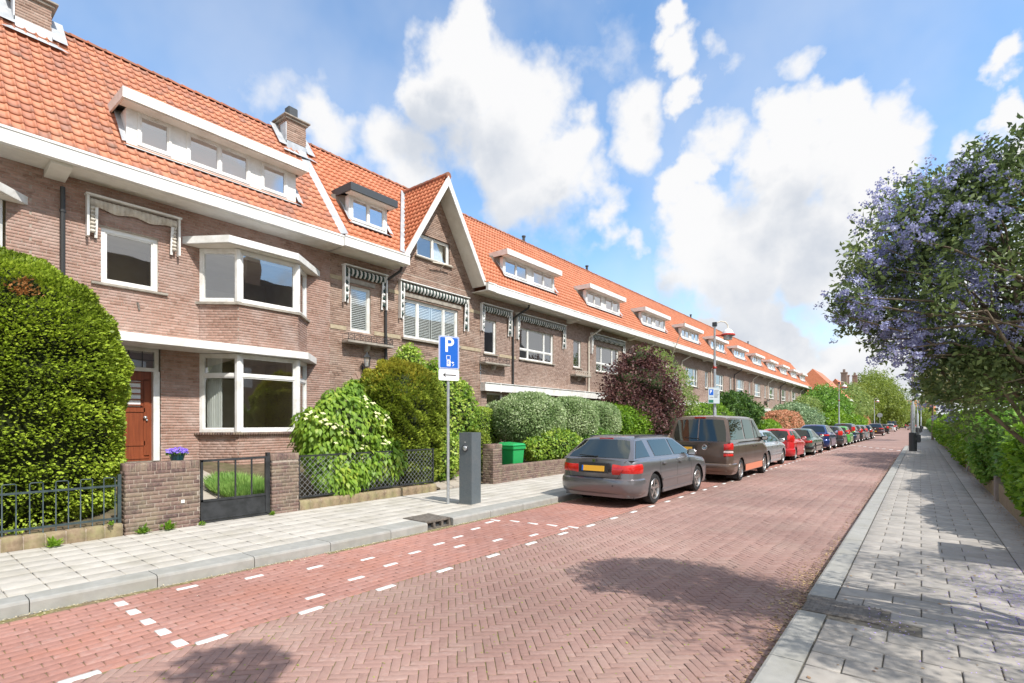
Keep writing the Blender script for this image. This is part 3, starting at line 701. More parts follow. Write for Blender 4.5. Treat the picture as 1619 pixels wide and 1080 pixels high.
def downpipe(h,y,zt,zb,mat,kick=0,rings=True):
    m=MB(); p=[(EX-.15,y+kick,EZ-.3),(EX-.2,y+kick,EZ-.42),(.10,y,zt),(.07,y,zt-.25),(.07,y,zb)] if kick is not None else [(.1,y,zt),(.1,y,zb)]
    m.tube(p,.042,8)
    z=zt-.5
    while z>zb: m.lathe([(.042,z),(.053,z),(.053,z+.05),(.042,z+.05)],(p[-1][0],y,0),n=8); z-=1.3
    return m.build('downpipe',mat,h,smooth=True,auto=True)
def flower_shelf(h,u0,u1,z,rail=True,light=False):
    m=MB(); m.box(.0,.34,u0,u1,z,z+.07); 
    s=m.build('flower_shelf',M['stone'],h,bevel=.008)
    k=MB(); k.prism([(0,z),(.22,z),(.12,z-.16),(0,z-.2)],(u0+u1)/2-.06,(u0+u1)/2+.06,'y').build('shelf_bracket',M['stone'],s)
    r=MB(); mt=M['pipew'] if light else M['darkmetal']
    for zz in (z+.10,z+.26): r.bar((.31,u0+.03,zz),(.31,u1-.03,zz),.014); [r.bar((.02,q,zz),(.31,q,zz),.014) for q in (u0+.03,u1-.03)]
    n=max(4,int((u1-u0)/.2))
    for i in range(n+1):
        y=u0+.03+(u1-u0-.06)*i/n; r.bar((.31,y,z+.07),(.31,y,z+.27),.012)
    for i in range(n):
        y=u0+.03+(u1-u0-.06)*(i+.5)/n; pts=[(.31,y+.062*math.cos(t),z+.18+.055*math.sin(t)) for t in [2*math.pi*q/10 for q in range(11)]]; r.tube(pts,.007,4,cap=False)
    r.build('shelf_railing',mt,s)
    return s
FX=-13.4
# ---------------------------------------------------------------- houses
def bay_frames(ua,ub,uc,ud,dx):
    P=[(0,ua),(dx,ub),(dx,uc),(0,ud)]; r=[]
    for a,b in zip(P[:-1],P[1:]):
        d=Vector((b[0]-a[0],b[1]-a[1],0)); L=d.length; d.normalize(); r.append((((a[0],a[1],0),(d.x,d.y,0),(d.y,-d.x,0)),L))
    return r
def bay(h,ua,ub,uc,ud,dx,z0,z1,zb0,rows=(1,),name='bay_window',curt=False,brickmat='brick',rowlock=False,cutleft=False):
    frs=bay_frames(ua,ub,uc,ud,dx); mb=MB(); ms=[]
    for k,(fr,L) in enumerate(frs):
        panel(mb,(0,L),zb0,z0-.03,[],fr)
        ms+=courses(zb0,z0-.05,(0,L),[],frame=fr)
    b=mb.build(name,M['mortar'],h)
    scatter('bay_bricks',BR,ms,M[brickmat],b,stuffname='bay_brickwork')
    for k,(fr,L) in enumerate(frs):
        e0,e1=(.0,.0)
        frameW(b,fr,0+.005,L-.005,z0,z1,d=-.0,fw=.075,cols=(1,),rows=rows,name='window',room=False,fd=.09,curt=(([(.08,.42)] if k==0 else [(L-.3,L-.06)] if k==2 else False) if curt else False))
    # corner posts
    for (x,y) in ((dx,ub),(dx,uc)): MB().lathe([(.0,z0+.01),(.075,z0+.01),(.075,z1-.01),(0,z1-.01)],(x-.03,y,0),n=8).build('corner_post',M['white'],b)
    s=MB(); P=[(0,ua-.1),(dx+.06,ub-.05),(dx+.06,uc+.05),(0,ud+.1)]
    if not rowlock:
        s.prism([(-.05,ua-.1)]+P[0:]+[(-.05,ud+.1)],z0-.06,z0-.005,'z'); s.build('bay_sill',M['stone'],b)
    else:
        ms=[]
        for a,bb in zip(P[:-1],P[1:]):
            d=np.array([bb[0]-a[0],bb[1]-a[1],0]); L=np.linalg.norm(d); d/=L; n=int(L/.058); nn_=np.array([d[1],-d[0],0])
            for i in range(n): ms.append(mat4((nn_*.11,d*(L/n-.008),np.array([0,0,.05])),np.array([a[0],a[1],z0-.005])+d*(L*(i+.5)/n)-nn_*.03))
        scatter('sill_brick',BR,ms,M['gbrick'],b,top=len(ms),score=np.arange(len(ms)))
        s.prism([(0,ua),(dx,ub),(dx,uc),(0,ud)],z0-.05,z0-.012,'z'); s.build('bay_sill',M['mark'],b)
    # interior: back wall of the room with a lighter chimney breast
    r=MB(); r.box(-2.6,-2.55,ua-.1,ud+.1,zb0,z1+.1); r.box(-2.6,-.16,ua-.12,ua-.1,zb0,z1+.1); r.box(-2.6,-.16,ud+.1,ud+.12,zb0,z1+.1); r.box(-2.6,-.16,ua-.1,ud+.1,zb0+.35,zb0+.38); r.box(-2.6,-.16,ua-.1,ud+.1,z1+.1,z1+.12)
    r.build('room_inside',M['room'],b)
    r=MB(); r.box(-2.5,-2.2,ub+.3,uc-.2,zb0+.38,z1-.4); r.build('chimney_breast',M['soffit'],b)
    return b
def canopy(h,poly,z0,z1,name='canopy',lead=True):
    m=MB(); m.prism(poly,z0,z1,'z'); c=m.build(name,M['white'],h,bevel=.006)
    n=len(poly); cx=sum(p[0] for p in poly)/n; cy=sum(p[1] for p in poly)/n
    if lead:
        t=MB(); vs=[(p[0]-.015 if p[0]>.01 else p[0],p[1]+(.02 if p[1]<cy else -.02),z1+.004) for p in poly]+[(0.0,p[1]*.9+cy*.1,z1+.10 if p[0]>.01 else z1+.01) for p in poly]
        t.add(vs,[(i,(i+1)%n,n+(i+1)%n,n+i) for i in range(n)]); t.build('canopy_lead',M['lead'],c)
        t=MB(); vs=[]
        pp=[(p[0]*.93,(p[1]-cy)*.97+cy) for p in poly]; t.prism(pp,z0-.012,z0-.002,'z'); t.build('canopy_soffit',M['soffit'],c)
    return c
def wall(h,y0,y1,z0,z1,holes,mat='brick',span=None,bond=0,zs_top=None):
    mb=MB(); panel(mb,(y0,y1),z0,z1,holes,FR)
    w=mb.build('wall',M['mortar'],h)
    ms=courses(z0,z1,span or (y0,y1),holes,frame=FR,bond=bond)
    scatter('wall_bricks',BR,ms,M[mat],w,stuffname='wall_brickwork')
    return w
# house with the brown door and two-storey bay
def house_door():
    y0=2.12; h=empty('terraced_house',(FX,y0,0),'terraced house with two-storey white-framed bay, reddish-brown front door and long dormer','house','terraced brick houses in the row')
    w=8.52-y0; L=lambda Y:Y-y0
    holes=[(L(3.19),L(4.22),4.66,5.84),(L(5.1),L(7.74),4.57,5.86),(L(5.1),L(7.74),1.5,3.4),(L(3.15),L(4.27),.88,3.42)]
    wl=wall(h,0,w,.3,6.7,holes)
    ro=roof_base(h,0,w-.05,M['tileA'])
    D=(L(3.6),L(7.42),7.68,8.47)
    roof_tiles(h,ro,0.0,w-.1,M['tileA'],top=300,score_off=(FX,y0,0),keep=lambda y,x,z,tw:not in_dormer(y,x,z,tw,*D))
    ridge_tiles(ro,0,w-.1,parts=True)
    gutter(h,0,w-.02,corbels=(L(2.45),))
    dormer(h,D[0],D[1],D[2],D[3],.10,[(L(3.80),L(4.45),(1,)),(L(4.76),L(6.2),(1,1)),(L(6.48),L(7.18),(1,))],ov=.12,over=.32)
    # upper floor window, awning
    frameW(h,FR,L(3.19),L(4.22),4.66,5.84,d=.04,fw=.085,blind=None,fd=.08,roommat=M['room'],roomdepth=1.6)
    sill(h,L(3.1),L(4.32),4.66); awning(h,L(2.95),L(4.60),6.38,5.55,green=False)
    bay(h,L(5.06),L(5.66),L(7.14),L(7.80),.7,4.60,5.86,3.55)
    bay(h,L(5.06),L(5.66),L(7.14),L(7.80),.7,1.52,3.38,.35,rows=(1.28,.42),curt=True,rowlock=True)
    canopy(h,[(.0,L(4.70)),(.97,L(5.32)),(.97,L(7.02)),(0.0,L(8.2))],5.88,6.05)
    canopy(h,[(.0,.0),(.90,.0),(.90,L(7.32)),(.0,L(8.1))],3.39,3.57,lead=False)
    # front door with its frame and leaded top light
    d=MB(); F2=((-.12,0,0),(0,1,0),(1,0,0))
    obox(F2,L(3.19),L(4.13),.9,2.88,-.05,0,d)
    for a,b,c,e in ((L(3.24),L(4.08),.95,1.02),(L(3.24),L(4.08),2.68,2.83),(L(3.24),L(3.34),1.0,2.7),(L(3.98),L(4.08),1.0,2.7),(L(3.3),L(4.0),1.24,1.34),(L(3.3),L(4.0),1.98,2.07)): obox(F2,a,b,c,e,0,.018,d)
    do=d.build('front_door',M['door'],h)
    g=MB(); obox(F2,L(3.44),L(3.92),2.10,2.66,.002,.006,g); g.build('door_light',M['blind'],do)
    g=MB()
    for i in range(5): obox(F2,L(3.40),L(3.96),2.12+i*.125,2.145+i*.125,.01,.04,g)
    g.build('door_bars',M['door'],do)
    g=MB(); g.lathe([(0,0),(.035,0),(.035,.03),(.015,.045),(0,.05)],(-.10,L(4.0),1.86),'x',12); g.lathe([(0,0),(.02,0),(.02,.03),(0,.035)],(-.10,L(4.03),1.80),'x',10); g.build('door_knob',M['zinc'],do,smooth=True)
    frameW(h,FR,L(3.15),L(4.25),2.88,3.40,d=.06,fw=.08,name='transom_window',fd=.08,inner=False)
    g=MB(); 
    for u in (L(3.45),L(3.7),L(3.95)): obox(((-.09,0,0),(0,1,0),(1,0,0)),u-.005,u+.005,2.96,3.33,0,.008,g)
    obox(((-.09,0,0),(0,1,0),(1,0,0)),L(3.23),L(4.17),3.13,3.14,0,.008,g); g.build('leading',M['sleeve'],h)
    g=MB()
    for u0,u1 in ((L(3.15),L(3.19)),(L(4.13),L(4.25))): obox(FR,u0,u1,.9,2.88,-.15,.005,g)
    g.build('door_frame',M['white'],h)
    MB().box(-.15,.5,L(2.9),L(4.45),.62,.86).build('doorstep',M['stone'],h,bevel=.015)
    downpipe(h,L(2.56),6.4,.9,M['pipe'],kick=None)
    # wall anchor and old rings
    g=MB(); g.bar((.02,L(3.83),4.36),(.02,L(3.86),4.2),.035,.03); g.build('wall_anchor',M['iron'],h)
    chimney(h,L(2.12)+.0,L(2.72),RX-.1,RX+.42,RZ-.4,11.02)
    chimney(h,L(8.08),L(8.72),RX-.1,RX+.5,RZ-.4,11.05,cowl=True)
    # lead-covered parapet towards the next house
    g=MB(); ww=w
    g.add([(EX+.02,ww-.1,EZ+.05),(EX+.02,ww+.16,EZ+.12),(RX,ww+.16,RZ+.14),(RX,ww-.1,RZ+.07)],[(0,1,2,3)]); g.add([(EX+.02,ww-.1,EZ+.0),(EX+.02,ww-.1,EZ+.05),(RX,ww-.1,RZ+.07),(RX,ww-.1,RZ)],[(0,1,2,3)])
    g.build('verge_flashing',M['lead'],h)
    return h
HD=house_door()
# house at the left picture edge
def house_left():
    y0=-4.4; h=empty('terraced_house',(FX,y0,0),'terraced house cut by the left picture edge behind the tall clipped yew','house','terraced brick houses in the row')
    w=2.12-y0; L=lambda Y:Y-y0
    wall(h,0,w,.3,6.7,[(L(-1.1),L(1.76),4.55,5.9),(L(-.9),L(1.5),1.5,3.4)])
    ro=roof_base(h,0,w,M['tileA']); roof_tiles(h,ro,0,w,M['tileA'],top=120,score_off=(FX,y0,0)); ridge_tiles(ro,0,w)
    gutter(h,0,w); bay(h,L(-1.0),L(-.4),L(1.1),L(1.72),.6,4.6,5.88,3.55); bay(h,L(-1.0),L(-.4),L(1.1),L(1.72),.6,1.52,3.4,.35,rows=(1.28,.42))
    canopy(h,[(0,L(-1.5)),(.9,L(-.8)),(.9,L(1.2)),(0,L(2.07))],5.9,6.06); canopy(h,[(0,L(-1.5)),(.9,L(-.8)),(.9,w),(0,w)],3.39,3.57,lead=False)
    return h
house_left()
# gabled house
def house_gable():
    y0=8.52; h=empty('terraced_house',(FX,y0,0),'terraced house with steep white-edged gable and striped green awnings','house','terraced brick houses in the row')
    w=15.05-y0; L=lambda Y:Y-y0; gc=L(12.66); hw=2.02; gz0=6.92; GS=(10.22-gz0)/hw
    gwin=(L(11.80),L(13.36),7.40,8.20)
    holes=[(L(9.2),L(9.93),4.5,5.87),(L(11.23),L(13.80),4.56,5.86)]
    wall(h,0,w,.3,6.7,holes,'brick2')
    g=MB(); 
    g.quad((0,gc-hw-.1,6.7),(0,gc+hw+.1,6.7),(0,gwin[1]+.4,gwin[2]),(0,gwin[0]-.4,gwin[2])); 
    zt=10.1
    g.add([(0,gc-hw-.1,6.7),(0,gwin[0],6.7),(0,gwin[0],gwin[3]),(0,gc-hw+ (gwin[3]-gz0)/GS,gwin[3])],[(0,1,2,3)]); g.add([(0,gwin[1],6.7),(0,gc+hw+.1,6.7),(0,gc+hw-(gwin[3]-gz0)/GS,gwin[3]),(0,gwin[1],gwin[3])],[(0,1,2,3)])
    g.add([(0,gwin[0]-.3,gwin[3]),(0,gwin[1]+.3,gwin[3]),(0,gc,zt)],[(0,1,2)])
    ga=g.build('gable_wall',M['mortar'],h)
    def sp(z):
        d=(z-gz0)/GS if z>gz0 else 0
        return (gc-hw+d-.05,gc+hw-d+.05) if gc+hw-d-(gc-hw+d)>.1 else None
    scatter('gable_bricks',BR,courses(6.7,zt,sp,[gwin],frame=FR),M['brick2'],ga,stuffname='gable_brickwork')
    frameW(h,FR,*gwin,d=.05,fw=.06,cols=(1,1),curt=[(gwin[0]+.9,gwin[1]-.1)],roommat=M['room']); sill(h,gwin[0]-.02,gwin[1]+.02,gwin[2],.1)
    b=MB(); b.bar((.2,gwin[0]+.55,7.28),(.2,gwin[1]-.1,7.36),.035); b.bar((.02,gwin[1]-.45,7.2),(.2,gwin[1]-.45,7.32),.03); b.build('flag_holder',M['pipew'],h)
    # main roof
    rb=MB(); b0=gc-hw
    def RP(y,z): return (EX-(z-EZ)/SL,y,z)
    rb.add([RP(.02,EZ),RP(b0,EZ),RP(gc,10.22),RP(gc,RZ),RP(.02,RZ)],[(0,1,2,3,4)]); rb.quad((RX,0.02,RZ),(RX,w,RZ),(RX-3.6,w,RZ-4.8),(RX-3.6,0.02,RZ-4.8))
    ro=rb.build('roof',M['tileB'],h)
    rb=MB(); rb.add([RP(gc+hw,EZ),RP(w,EZ),RP(w,RZ),RP(gc,RZ),RP(gc,10.22)],[(0,1,2,3,4)]); rb.build('roof_slope',M['tileB'],ro)
    D=(L(9.08),L(10.48),7.72,8.5)
    def zg(y): return gz0+GS*(hw-abs(y-gc))
    roof_tiles(h,ro,.06,w,M['tileB'],top=220,score_off=(FX,y0,0),keep=lambda y,x,z,tw:(not in_dormer(y,x,z,tw,*D)) and z>zg(y)+.02)
    ridge_tiles(ro,.3,w,parts=True)
    # gable roof, ridge at right angles to the street
    gx=.62; ms=[[],[]]; ln=math.hypot(hw,10.22-gz0); cc=hw/ln; ss=(10.22-gz0)/ln; rows=16; rh=ln/rows
    for sd in (0,1):
        sg=-1 if sd==0 else 1
        for r in range(rows):
            t=(r+.5)*rh
            y=gc+sg*(hw-t*cc); z=gz0+t*ss
            x=gx-.12
            while x>RX-.5:
                zm=EZ+SL*(EX-x)
                if z>zm-.05:
                    A=np.array([-1 if sd else 1,0,0]); B=np.array([0,-sg*cc,ss]); Nn=np.array([0,sg*ss,cc])
                    ms[sd].append(mat4((A*.18,B*rh,Nn),np.array([x,y,z])+Nn*.03))
                x-=.18
    g=MB()
    for sg in (-1,1): g.quad((gx,gc+sg*hw,gz0),(gx,gc,10.22),(RX,gc,10.22),(EX-.05,gc+sg*hw,gz0))
    gr=g.build('gable_roof',M['tileB'],h)
    scatter('gable_roof_tile',PT,ms[0],M['tileB'],gr,top=len(ms[0]),score=np.arange(len(ms[0])))
    scatter('gable_roof_tile',PT,ms[1],M['tileB'],gr,stuffname='gable_roof_tiling')
    rt=MB(); K=6
    x=gx+.05; 
    while x>RX+.3:
        rt.tube([(x,gc,10.24),(x-.34,gc,10.25)],[.12,.10],8); x-=.33
    rt.build('gable_ridge',M['ridge'],gr,smooth=True,auto=True)
    # bargeboards and deep soffit
    bb=MB(); sf=MB()
    for sg in (-1,1):
        e=1.02; a=(gc,10.22); b=(gc+sg*hw*e,gz0-(e-1)*3.3); 
        n=(sg*ss,cc)
        def q(p,k): return (p[0]+n[0]*k,p[1]+n[1]*k)
        bt=[(a[0],a[1]+.02),(b[0],b[1]),(b[0]-sg*.19,b[1]),(a[0],a[1]-.33)]
        bb.prism(bt,gx-.0,gx+.05,'x')
        sf.add([(gx-.01,gc,9.98),(gx-.01,b[0]-sg*.13,b[1]),(.0,b[0]-sg*.13,b[1]),(.0,gc,9.98)],[(0,1,2,3)])
    bb.build('bargeboard',M['white'],h); sf.build('gable_soffit',M['soffit'],h)
    v=MB()
    for dx_ in (0,): v.bar((EX+.02,gc-hw-.02,EZ+.10),(EX-(10.22-EZ)/SL+.09,gc-.05,10.31),.15,.05,up=(1,0,1)); 
    v.build('valley_flashing',M['lead'],ro)
    gutter(h,-.06,L(10.78),ex=EX+.10,corbels=()); gutter(h,L(14.58),w,ex=EX+.06)
    dormer(h,*D,.10,[(L(9.15),L(10.40),(1,1))],ov=.12,fas='sleeve',over=.3)
    frameW(h,FR,L(9.2),L(9.93),4.5,5.87,d=.05,fw=.055,blind=.055); awning(h,L(8.93),L(10.45),6.38,5.3)
    frameW(h,FR,L(11.23),L(13.80),4.56,5.86,d=.05,fw=.06,cols=(.62,1.25,.62),blind=.055); awning(h,L(11.02),L(14.22),6.38,5.15); sill(h,L(11.23),L(13.8),4.56,.1,.07)
    l=MB()
    for a,b_,z in ((L(9.05),L(10.08),5.93),(L(11.1),L(13.95),5.93)): l.box(.0,.035,a,b_,z,z+.13)
    l.build('lintel',M['stone'],h)
    flower_shelf(h,L(8.90),L(10.56),4.10)
    for z_,iv in ((4.48,((0,L(9.05)),(L(10.05),L(11.1)),(L(13.92),w))),(5.93,((0,L(8.9)),(L(10.6),L(11.0)),(L(14.2),w)))):
        for a,b_ in iv: MB().box(.0,.022,a,b_,z_,z_+.12).build('stone_band',M['band'],h)
    dp=downpipe(h,L(10.46),6.25,.9,M['pipe'],kick=.28)
    # arched porch with white hood
    p=MB(); ac=L(9.75); rr=.55; zz=2.55
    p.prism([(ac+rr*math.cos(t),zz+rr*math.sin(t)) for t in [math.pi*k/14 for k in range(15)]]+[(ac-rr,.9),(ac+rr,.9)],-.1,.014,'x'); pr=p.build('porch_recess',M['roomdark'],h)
    r=MB()
    for k in range(12):
        t0,t1=math.pi*k/12+.03,math.pi*(k+1)/12-.03
        r.prism([(ac+(rr+.02)*math.cos(t0),zz+(rr+.02)*math.sin(t0)),(ac+(rr+.02)*math.cos(t1),zz+(rr+.02)*math.sin(t1)),(ac+(rr+.22)*math.cos(t1),zz+(rr+.22)*math.sin(t1)),(ac+(rr+.22)*math.cos(t0),zz+(rr+.22)*math.sin(t0))],.0,.022,'x')
    r.build('arch_bricks',M['brick2'],pr)
    hd=MB(); K=14
    vs=[];
    for k in range(K+1):
        t=math.pi*k/K
        for rad,x in ((.50,.5),(.60,.5),(.60,.03),(.50,.03)): vs.append((x,ac+rad*math.cos(t),2.32+rad*math.sin(t)*.8))
    hd.add(vs,[(4*k+i,4*k+4+i,4*k+4+(i+1)%4,4*k+(i+1)%4) for k in range(K) for i in range(4)]); hd.box(.0,.05,ac+.1,ac+.2,2.7,3.08); hd.build('door_hood',M['white'],h)
    la=MB(); y=L(9.62); z=3.42
    la.lathe([(0,.0),(.09,.0),(.09,.015),(.075,.02),(.0,.02)],(.25,y,z),n=4); la.lathe([(.13,.30),(.05,.40),(.015,.46),(0,.47)],(.25,y,z),n=4)
    for a in range(4): t=math.pi/2*a; la.bar((.25+.085*math.cos(t),y+.085*math.sin(t),z+.02),(.25+.12*math.cos(t),y+.12*math.sin(t),z+.30),.012)
    la.bar((.0,y,z-.08),(.25,y,z-.02),.025); la.bar((0.02,y,z-.25),(.02,y,z+.05),.03)
    lo=la.build('wall_lantern',M['darkmetal'],h); lg=MB(); lg.lathe([(.078,.02),(.11,.30)],(.25,y,z),n=4); lg.build('lantern_glass',M['glass'],lo); MB().lathe([(0,.05),(.02,.05),(.02,.16),(0,.17)],(.25,y,z),n=8).build('lantern_bulb',M['blind'],lo)
    return h
house_gable()
# the long repeated range
HW=6.63
def simple_win(h,u0,u1,z0,z1,cols,rows=(1,),**k): return frameW(h,FR,u0,u1,z0,z1,d=.06,fw=.06,cols=cols,rows=rows,**k)
def range_house(near=True):
    h=empty('terraced_house',(0,0,0),'x','house','terraced brick houses in the row'); w=HW
    holes=[(.2,.93,4.46,5.83),(2.48,5.06,4.45,5.83),(.35,1.45,.9,2.95),(2.3,5.3,1.4,2.9)]
    wall(h,0,w,.3,6.7,holes,'brick3')
    ro=roof_base(h,0,w,M['tileB']); D=(1.25,5.0,7.74,8.48)
    roof_tiles(h,ro,0,w,M['tileB'],keep=lambda y,x,z,tw:not in_dormer(y,x,z,tw,*D)); ridge_tiles(ro,0,w)
    gutter(h,0,w,corbels=(w-.3,))
    dormer(h,*D,.10,[(1.32,2.92,(1,1)),(3.3,4.93,(1,1))],ov=.1,over=.3)
    frameW(h,FR,.2,.93,4.46,5.83,d=.05,fw=.055,blind=None); sill(h,.2,.93,4.46,.07)
    frameW(h,FR,2.48,5.06,4.45,5.83,d=.05,fw=.055,cols=(.6,1.2,.6),rows=(.42,.95)); sill(h,2.48,5.06,4.45,.07)
    frameW(h,FR,.35,1.45,2.35,2.95,d=.1,fw=.05,name='transom_window'); 
    d=MB(); obox(FR,.35,1.45,.9,2.35,-.16,-.11,d); d.build('front_door',M['sleeve'],h)
    frameW(h,FR,2.3,5.3,1.4,2.9,d=.1,fw=.06,cols=(1,2,1),rows=(1.1,.4))
    c=MB(); c.box(.0,.24,0,w,2.98,3.28); c.box(.0,.27,0,w,3.283,3.31); c.box(.235,.262,.9,.96,2.95,3.33); c.build('canopy',M['white'],h)
    return h
proto=range_house()
def copy_tree(o,parent=None,loc=None,inv=False):
    c=o.copy(); COL.objects.link(c)
    if parent is not None: c.parent=parent
    if loc is not None: c.location=loc
    for ch in o.children: copy_tree(ch,c)
    return c
labs=['first house of the long range, right of the gable, with two striped awnings','second house right of the gable, pale downpipe and flower shelf on its front','third house right of the gable, behind the purple-leaved tree','house of the long range above the brown van, leaning white flagpole on its front','house of the long range just right of the tall street lamp','sixth house right of the gable in the long orange-roofed range','seventh house right of the gable in the long orange-roofed range','eighth house right of the gable in the long orange-roofed range','ninth house right of the gable in the long orange-roofed range','tenth house right of the gable, last but one of the long range','last house at the far end of the long orange-roofed range']
for k in range(11):
    y=15.06+HW*k
    h=proto if k==0 else copy_tree(proto)
    h.location=(FX,y,0); h['label']=labs[k]
RNGH=[o for o in COL.objects if o.get('category')=='house' and o.location.y>15]
# extras on single houses of the range
def fin(h,items): pass
H3=RNGH[0]; awning(H3,-.04,1.78,6.34,5.3); awning(H3,2.2,5.92,6.34,5.25); downpipe(H3,1.95,6.1,3.3,M['pipe'],kick=.55); flower_shelf(H3,-.1,1.45,4.02)
MB().box(0,.022,1.1,2.2,4.40,4.52).build('stone_band',M['band'],H3)
H4=RNGH[1]; awning(H4,1.85,5.6,6.34,5.3); downpipe(H4,1.6,6.1,3.3,M['pipew'],kick=.6); flower_shelf(H4,-.1,1.4,4.02,light=True)
for k in range(2,11):
    hh=RNGH[k]; downpipe(hh,1.5,6.1,3.3,M['pipew'] if k not in (5,8) else M['pipe'],kick=.9)
    if k in (3,5,7): flower_shelf(hh,-.1,1.2,4.02)
for k,(yy) in {0:5.6,1:5.2,4:3.0,7:2}.items():
    v=MB(); v.lathe([(.0,0),(.07,0),(.07,.22),(.10,.24),(.10,.30),(0,.31)],(RX,yy,RZ+.05),n=10); v.build('roof_vent',M['sleeve'],RNGH[k],smooth=True,auto=True)
fp=MB(); fp.tube([(0,0,0),(1.55,-.9,2.9)],[.035,.02],6)
tag(fp.build('flagpole',M['pipew'],None,loc=(FX+.05,15.06+HW*3-1.2,5.3)),'bare white flagpole leaning out from the brick front near the street lamp','flagpole')
# end houses beyond the range
def far_house(y0,w,xoff,ez,rz,lab,gable=False,chs=()):
    h=empty('far_house',(FX+xoff,y0,0),lab,'house')
    m=MB(); m.box(-8,0,0,w,0,ez); wl=m.build('wall',M['brick3'],h)
    r=MB(); r.add([(.5,-.3,ez-.1),(.5,w+.3,ez-.1),(-4,w+.3-(1.8 if gable else 0),rz),(-4,-.3+(1.8 if gable else 0),rz),(-8.5,-.3,ez-.1),(-8.5,w+.3,ez-.1)],[(0,1,2,3),(3,2,5,4),(0,3,4),(1,5,2)]); rf=r.build('roof',M['tileB'],h)
    g=MB(); g.box(.5,.62,-.3,w+.3,ez-.35,ez-.05); g.build('gutter',M['white'],h)
    for i in range(int(w//3)):
        frameW(h,FR,.8+i*3,2.2+i*3,4.3,5.7,d=-.03,fw=.08,cols=(1,1),glass=M['glassdark'],room=False,inner=False)
    for (yy,zt,s) in chs:
        c=MB(); c.box(-1.6,-.6,yy,yy+s,ez,zt); c.box(-1.7,-.5,yy-.1,yy+s+.1,zt,zt+.2); c.box(-1.3,-.9,yy+.2,yy+s-.2,zt+.2,zt+.8); c.build('chimney',M['brick3'],h)
    return h
far_house(96,14,3.5,5.8,10.6,'far hipped orange-roofed house just beyond the end of the long range',True)
far_house(122,8,2.5,5.2,10.6,'far house with two tall brick chimneys and a steep orange roof',False,((.4,11.6,1.1),(4.4,11.3,1.0)))
far_house(142,12,1.8,6.0,12.0,'far orange-roofed house with slender pinnacle at its gable end',False,((10.6,13.2,1.0),))
bl=empty('apartment_block',(-13,235,0),'distant flat-roofed grey block behind the chimneys and willow','building')
MB().box(-14,0,0,20,0,14.5).build('wall',M['zinc'],bl); MB().box(-14.3,.3,-.3,20.3,14.5,15.3).build('roof',M['lead'],bl); MB().box(-3,-1,2,4,15.3,16.6).build('roof_box',M['sleeve'],bl)
e=empty('far_house',(-9,330,0),'tiny reddish roof closing the street at its far end','house')
MB().box(-6,14,0,10,0,7).build('wall',M['brick3'],e); r=MB(); r.add([(-7,-1,7),(15,-1,7),(15,5,13),(-7,5,13),(-7,11,7),(15,11,7)],[(0,1,2,3),(3,2,5,4)]); r.build('roof',M['tileB'],e)
M['slate']=nmat('dark_roof_tile',[(.07,.055,.05),(.11,.09,.08)],rough=.7,scale=4)
# houses opposite, behind the camera's right shoulder: they appear in the window panes
for k,(yy,w) in enumerate(((6,14),(20,16),(36,20))):
    h=empty('opposite_house',(12,yy,0),['brick house across the street, mirrored in the panes, nearest one','brick house across the street, mirrored in the bay window','brick house across the street, mirrored in the panes, farthest one'][k],'house')
    MB().box(0,8,.02,w-.02,0,7.6).build('wall',M['brick3'],h); r=MB(); r.add([(-.5,0,7.4),(-.5,w,7.4),(4,w,13.2),(4,0,13.2),(8.5,w,7.4),(8.5,0,7.4)],[(0,3,2,1),(3,5,4,2),(0,5,3),(1,2,4)]); r.build('roof',M['slate'],h)
    MB().box(3.4,4.4,w-1.2,w-.1,9,14.6).build('chimney',M['brick3'],h); m=MB(); [m.box(-.06,-.01,a,a+1.6,z,z+1.5) for a in (1,4,7,10) for z in (1.2,4.2)]; m.build('window',M['white'],h)
# ---------------------------------------------------------------- garden walls, fences, street furniture
def brick_box(t,x0,x1,y0,y1,z0,z1,mat='gbrick',parts=True,cope=True,topn=300,bond=0):
    m=MB(); m.box(x0+.012,x1-.012,y0+.012,y1-.012,z0,z1-.012); m.build('core',M['mortar'],t)
    zt=z1-(.105 if cope else 0)
    ms=courses(z0,zt,(y0,y1),[],frame=((x1-.012,0,0),(0,1,0),(1,0,0)),bond=bond)+courses(z0,zt,(x0,x1),[],frame=((0,y0+.012,0),(1,0,0),(0,-1,0)),bond=bond+1)+courses(z0,zt,(x0,x1),[],frame=((0,y1-.012,0),(1,0,0),(0,1,0)),bond=bond+1)
    if cope:
        n=int((y1-y0)/.066); d=(y1-y0)/n
        for i in range(n): ms.append(mat4((np.array([x1-x0,0,0]),np.array([0,d-.009,0]),np.array([0,0,.11])),((x0+x1)/2,y0+(i+.5)*d,z1+random.gauss(0,.0015))))
    sc=np.array([0 if abs(m_[0,3]-x1)<.05 or m_[2,3]>z1-.02 else 1 for m_ in ms],float)
    scatter('brick',BR,ms,M[mat],t,top=topn if parts else 0,score=sc if parts else None,stuffname='brickwork')
def low_kerb_wall(t,x0,x1,y0,y1,z0,z1,top=60,mat='lowbrick',step=.21):
    m=MB(); m.box(x0+.01,x1-.01,y0,y1,z0-.1,z1-.015); m.build('core',M['mortar'],t)
    n=int((y1-y0)/step); d=(y1-y0)/n
    ms=[mat4((np.array([x1-x0,0,random.gauss(0,.002)]),np.array([0,d-.008,0]),np.array([0,0,z1-z0])),((x0+x1)/2,y0+(i+.5)*d,z1+random.gauss(0,.003))) for i in range(n)]
    scatter('brick',BR,ms,M[mat],t,top=top,score=np.array([abs(m_[1,3]-3) for m_ in ms]),stuffname='brickwork')
g=empty('garden_wall',(0,0,0),'brick garden wall panel with rowlock coping left of the black gate','wall'); brick_box(g,-9.24,-9.0,2.42,3.41,.10,1.15)
MB().box(-8.997,-8.99,3.14,3.19,.50,.55).build('number_tag',M['mark'],g)
